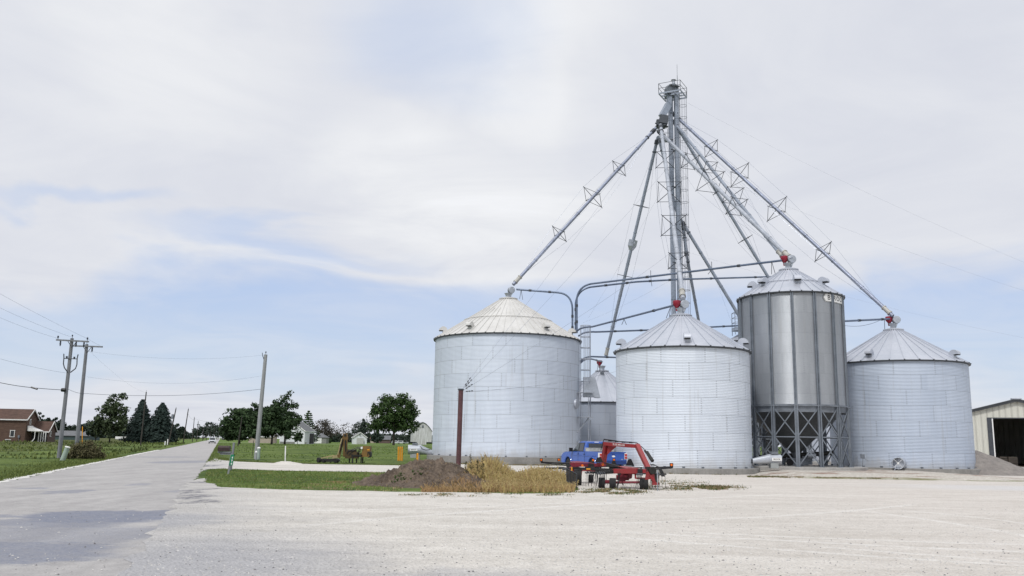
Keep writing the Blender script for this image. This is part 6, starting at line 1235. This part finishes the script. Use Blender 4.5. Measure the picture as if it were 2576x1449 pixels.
wz = P(92, 1083, 222).z; wr = P(92, 1060.5, 224).z; gable_block(house, ex * 1.4 + ey * 6.3, ex, 5.0, 5.0, wz, wr, M['brick2'], M['shingle'])
Hq = lambda cx, cy, Y=214: P(.1519 * cx, 974.8 + .1519 * cy, Y) - hb
zz = lambda cy, cx=300: P(.1519 * cx, 974.8 + .1519 * cy, 214).z
f_ = lambda xx, z, d=-.02: ex * xx + ey * d + V((0, 0, z))
win(house, f_(-2.9, zz(765)), ex, .95, 1.55, -ey); win(house, f_(-3.7, zz(878), -.02), ex, 1.1, .4, -ey); win(house, ex * .02 + ey * 2.3 + V((0, 0, zz(560))), ey, .6, 1.2, ex); win(house, ex * 3.92 + ey * 5.4 + V((0, 0, zz(760))), ey, .6, 1.2, ex)
mb = MB(); z1, z2 = zz(628), zz(716); pr = [f_(.15, z2, .6), f_(.15, z1, .6), f_(.7, z1 - .35, .6), f_(2.9, z2 + .05, .6), f_(2.9, z2 - .08, .6)]; mb.prism(pr, ey * 3.2); mb.build('porch_roof', M['white'], house, fixn=True)
for xx in (2.05,):
    mb = MB(); mb.tube([f_(xx, z2, .5), f_(xx, .9, .5), f_(xx - .35, .15, .3), f_(xx - .7, .05, .1)], .09, 8); mb.build('downpipe', M['white'], house)
for k in range(4): mb = MB(); mb.box(f_(2.2 + k * .5, z2 / 2, 2.6 + k * .1), (.15, .15, z2)); mb.build('porch_column', M['white'], house)
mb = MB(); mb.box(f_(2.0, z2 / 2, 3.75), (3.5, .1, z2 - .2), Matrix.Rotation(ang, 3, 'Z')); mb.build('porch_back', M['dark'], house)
mb = MB(); mb.box(f_(-1.3, 1.25, -.12), (.45, .25, .6)); mb.tube([f_(-1.3, .0, -.12), f_(-1.3, 1.2, -.12)], .06, 6); mb.build('electric_meter', M['galv_dark'], house)
lb = GY(174, 330); shed = empty('long_shed', lb, 'long low grey green shed with a grey roof behind the brick house', 'shed'); zb = P(174, 1095, 330).z; zt_ = P(174, 1086.5, 330).z; gable_block(shed, V((0, 4, 0)), V((1, -.05, 0)), 15.2, 8, zb, zt_ + .4, M['metal_green'], M['shingle_grey'], .4, trim=False)
tb = GY(305, 330); tr_ = empty('white_trailer', tb, 'white enclosed trailer parked behind the olive tree', 'trailer'); mb = MB(); mb.box((0, 0, 1.05), (3.9, 1.6, .95)); mb.build('body', M['white'], tr_); mb = MB(); mb.box((0, 0, .5), (3.7, 1.4, .12)); mb.beam(V((-1.9, 0, .45)), V((-2.7, 0, .4)), .1, .1); mb.build('chassis', M['black'], tr_)
for x in (-.4, .4): wheel(tr_, (x, -.7, .32), V((0, 1, 0)), .32, .2)
# ------------------------------------------------------------------ white house, garages, barn, far houses
wb = GY(738, 312); wh = empty('white_house', wb, 'white sided house half hidden behind the dark trees', 'house'); zE = P(738, 1083, 312).z; zR = P(738, 1061, 312).z
gable_block(wh, V((.2, 4.2, 0)), V((.16, 1, 0)), 9, 9.2, zE, zR, M['white_wall'], M['shingle_grey'], .3)
mb = MB(); mb.box((.0, -.35, .35), (9.4, .14, .7)); mb.build('foundation', M['block'], wh)
win(wh, V((-3.0, -.35, 2.6)), V((1, 0, 0)), .8, 1.5, V((0, -1, 0))); win(wh, V((1.3, -.35, zE - .4)), V((1, 0, 0)), .7, 1.3, V((0, -1, 0)))
mb = MB(); mb.box((6.0, 1.5, 1.9), (1.6, .12, 3.6)); mb.build('side_screen', M['dark'], wh); mb = MB()
for z in (3.9, 4.5): mb.box((6.2, 1.4, z), (2.8, .1, .12))
mb.tube([V((7.5, 1.4, 0)), V((7.5, 1.4, 4.6))], .06, 6); mb.build('pergola_bar', M['galv_light'], wh)
lowb = GY(655, 330); lw = empty('far_house', lowb, 'pale low wall of a building glimpsed under the dark trees', 'house'); gable_block(lw, V((0, 3, 0)), V((1, 0, 0)), 9, 6, 2.4, 3.6, M['tan_wall'], M['shingle_grey'], .3)
gb = GY(802, 372); ga = empty('hip_roof_garage', gb, 'small block garage with a grey hip roof and white door', 'garage'); sc = 372 / F; wG = 36 * sc; hG = P(802, 1100.5, 372).z; pk_ = P(802, 1089.5, 374).z
mb = MB(); mb.box((0, 2.6, hG / 2), (wG, 5.2, hG)); mb.build('wall', M['block'], ga); o_ = .35
mb = MB(); e = [V((-wG / 2 - o_, -o_, hG)), V((wG / 2 + o_, -o_, hG)), V((wG / 2 + o_, 5.2 + o_, hG)), V((-wG / 2 - o_, 5.2 + o_, hG))]; t0, t1 = V((-.5, 2.6, pk_)), V((.5, 2.6, pk_)); mb.add(e + [t0, t1], [(0, 1, 5, 4), (1, 2, 5), (2, 3, 4, 5), (3, 0, 4), (3, 2, 1, 0)]); mb.build('roof', M['shingle_grey'], ga)
mb = MB(); mb.box((-.35, -.04, hG * .48), (2.9, .08, hG * .92)); dr_ = mb.build('door', M['white'], ga); mb = MB(); mb.box((-.35, -.1, hG * .45), (.12, .05, .2)); mb.build('handle', M['galv_dark'], dr_)
gb = GY(897, 372); ga = empty('gable_garage', gb, 'white gabled garage with a wide pale door', 'garage'); wG = 33 * sc; hG = P(897, 1099.5, 372).z; pk_ = P(899, 1087.5, 372).z
gable_block(ga, V((.55, 3, 0)), V((-.28, 1, 0)), 6, wG, hG, pk_, M['white_wall'], M['shingle_grey'], .3); mb = MB(); mb.box((1.25, -.22, hG * .45), (3.3, .1, hG * .86)); mb.build('door', M['door_grey'] if 'door_grey' in M else M['alu'], ga); mb = MB(); mb.box((1.3, -.25, pk_ - 1.05), (.65, .1, .3)); mb.build('gable_vent', M['dark'], ga)
bb = GY(1062, 390); bn = empty('barn', bb, 'old white barn with a curved gambrel roof and flaking boards', 'barn'); s_ = 390 / F; zz_ = lambda py: P(1062, py, 390).z
pts = [(-23.5, 1112), (-23, 1086), (-15, 1075), (-6, 1065.5), (0, 1062.8), (7, 1066), (16, 1075), (23.5, 1086), (23.5, 1112)]; poly = [V((a * s_, 0, max(0, zz_(b)))) for a, b in pts]; ex_ = V((-2.4, 12, 0))
mb = MB(); mb.prism(poly, ex_); mb.build('wall', M['barn'], bn, fixn=True); mb = MB(); rp = poly[1:-1]
for i in range(len(rp) - 1):
    a, c = rp[i], rp[i + 1]; n_ = V((-(c - a).z, 0, (c - a).x)).normalized() * .16; k = ex_.normalized() * .4; q = [a + n_ * .3 - k, c + n_ * .3 - k, c + n_ * .3 + ex_ + k, a + n_ * .3 + ex_ + k]; mb.add(q + [p + n_ for p in q], [(0, 1, 2, 3), (7, 6, 5, 4), (0, 4, 5, 1), (1, 5, 6, 2), (2, 6, 7, 3), (3, 7, 4, 0)])
mb.build('roof', M['shingle_grey'], bn); mb = MB(); mb.box((0, -.06, zz_(1073)), (.9, .1, 1.1)); mb.build('hay_door', M['galv_dark'], bn); mb = MB(); mb.box((-.3, -.08, 2.3), (4.2, .1, 4.4)); mb.build('door', M['barn_door'] if 'barn_door' in M else M['barn'], bn)
for px, Y, w, lab, wm_, rm, L_ in ((937, 520, 12, 'tan house end far behind the maple', 'tan_wall', 'shingle', 5), (966, 500, 27, 'low brown house with a grey roof far behind the maple', 'brick2', 'shingle_grey', 6)):
    fb = GY(px, Y); fh_ = empty('far_house', fb, lab, 'house'); gable_block(fh_, V((0, 3, 0)), V((1, .05, 0)), w * Y / F, 6, 2.3, P(px, 1096, Y).z, M[wm_], M[rm], .4, trim=False)
# ------------------------------------------------------------------ cream steel shed
SY = 99.0; sb = GY(2540, SY); sr = GY(2560, SY); ss = empty('steel_shed', (0, SY, 0), 'cream steel machine shed with a wide dark open doorway', 'shed'); zr = P(2556, 1007, SY).z; xr = P(2556, 1007, SY).x; xl = P(2439, 1037, SY).x; ze_ = P(2439, 1037, SY).z; slope = (zr - ze_) / (xr - xl); half = 8.6; zE = zr - slope * half
dl = P(2500, 1100, SY).x; dt = P(2510, 1052.5, SY).z; dr2 = xr + (xr - dl) * .85
mb = MB(); Z = lambda x_, z_, y_=0: V((x_, y_, z_)); fl = xr - half; fr_ = xr + half
mb.add([Z(fl, 0), Z(dl, 0), Z(dl, dt), Z(dr2, dt), Z(dr2, 0), Z(fr_, 0), Z(fr_, zE), Z(xr, zr), Z(fl, zE)], [(0, 1, 2, 8), (2, 3, 7), (2, 7, 8), (3, 6, 7), (3, 4, 5, 6)])
mb.add([Z(fl, 0), Z(fl, zE), Z(fl, zE, 24), Z(fl, 0, 24)], [(0, 1, 2, 3)]); mb.add([Z(fr_, 0), Z(fr_, zE), Z(fr_, zE, 24), Z(fr_, 0, 24)], [(3, 2, 1, 0)]); mb.add([Z(fl, 0, 24), Z(fr_, 0, 24), Z(fr_, zE, 24), Z(xr, zr, 24), Z(fl, zE, 24)], [(0, 1, 2, 3, 4)]); mb.build('wall', M['cream'], ss)
mb = MB()
for s in (-1, 1): q = [Z(xr, zr + .05, -.4), Z(xr + s * (half + .4), zE - slope * .4 + .05, -.4), Z(xr + s * (half + .4), zE - slope * .4 + .05, 24.4), Z(xr, zr + .05, 24.4)]; mb.add(q + [p + V((0, 0, .14)) for p in q], [(0, 1, 2, 3), (7, 6, 5, 4), (0, 4, 5, 1), (1, 5, 6, 2), (2, 6, 7, 3), (3, 7, 4, 0)])
mb.build('roof', M['roof_dark'], ss); mb = MB()
for s in (-1, 1): mb.beam(Z(xr, zr - .02, -.3), Z(xr + s * (half + .4), zE - slope * .4 - .02, -.3), .12, .26)
mb.build('roof_trim', M['roof_dark'], ss); mb = MB(); mb.box(Z(xr, zr + .16, 0), (1.0, .9, .12)); mb.build('ridge_cap', M['galv_light'], ss)
mb = MB(); mb.box(Z(dl - .0, dt / 2, -.03), (.5, .12, dt)); mb.box(Z((dl + dr2) / 2, dt + .05, -.03), (dr2 - dl + .5, .12, .12)); mb.build('door_frame', M['strut'], ss); mb = MB(); mb.box(Z(dl + .30, dt / 2, .0), (.12, .2, dt)); mb.build('door_track', M['white'], ss)
mb = MB(); mb.box((xr, 12, .02), (2 * half - .1, 23.8, .03)); mb.build('floor', M['earth'], ss)
SR = Matrix.Rotation(R_(-21), 3, 'Z'); SW = lambda x_, y_, z_=0: V((xr, SY, 0)) + SR @ V((x_ - xr, y_, z_)); ss.rotation_euler = (0, 0, R_(-21)); ss.location = SW(0, 0)
sheet('shed_apron', [(q.x, q.y) for q in (SW(dl - 1, -9), SW(dr2 + 2, -9), SW(dr2 + 2, .2), SW(dl - 1, .2))], .014, M['pad'])
for px, lab in ((2545, 'left one of two brown wooden crates inside the shed doorway'), (2565, 'right one of two brown wooden crates inside the shed doorway')):
    q = SW(GY(px, SY).x, 5, 0); cr_ = empty('wooden_crate', (q.x, q.y, .04), lab, 'crate', 'wooden crates in the shed'); mb = MB()
    for k in range(4):
        for yy in (-.4, .4): mb.box((0, yy, .15 + k * .26), (1.0, .03, .2))
        for xx in (-.5, .5): mb.box((xx, 0, .15 + k * .26), (.03, .8, .2))
    for xx in (-.46, .46):
        for yy in (-.37, .37): mb.box((xx, yy, .52), (.07, .05, 1.04))
    mb.build('slats', M['crate'] if 'crate' in M else M['tan_wall'], cr_); mb = MB(); mb.box((0, 0, .05), (.96, .76, .06)); mb.build('base', M['wood_dark'], cr_)
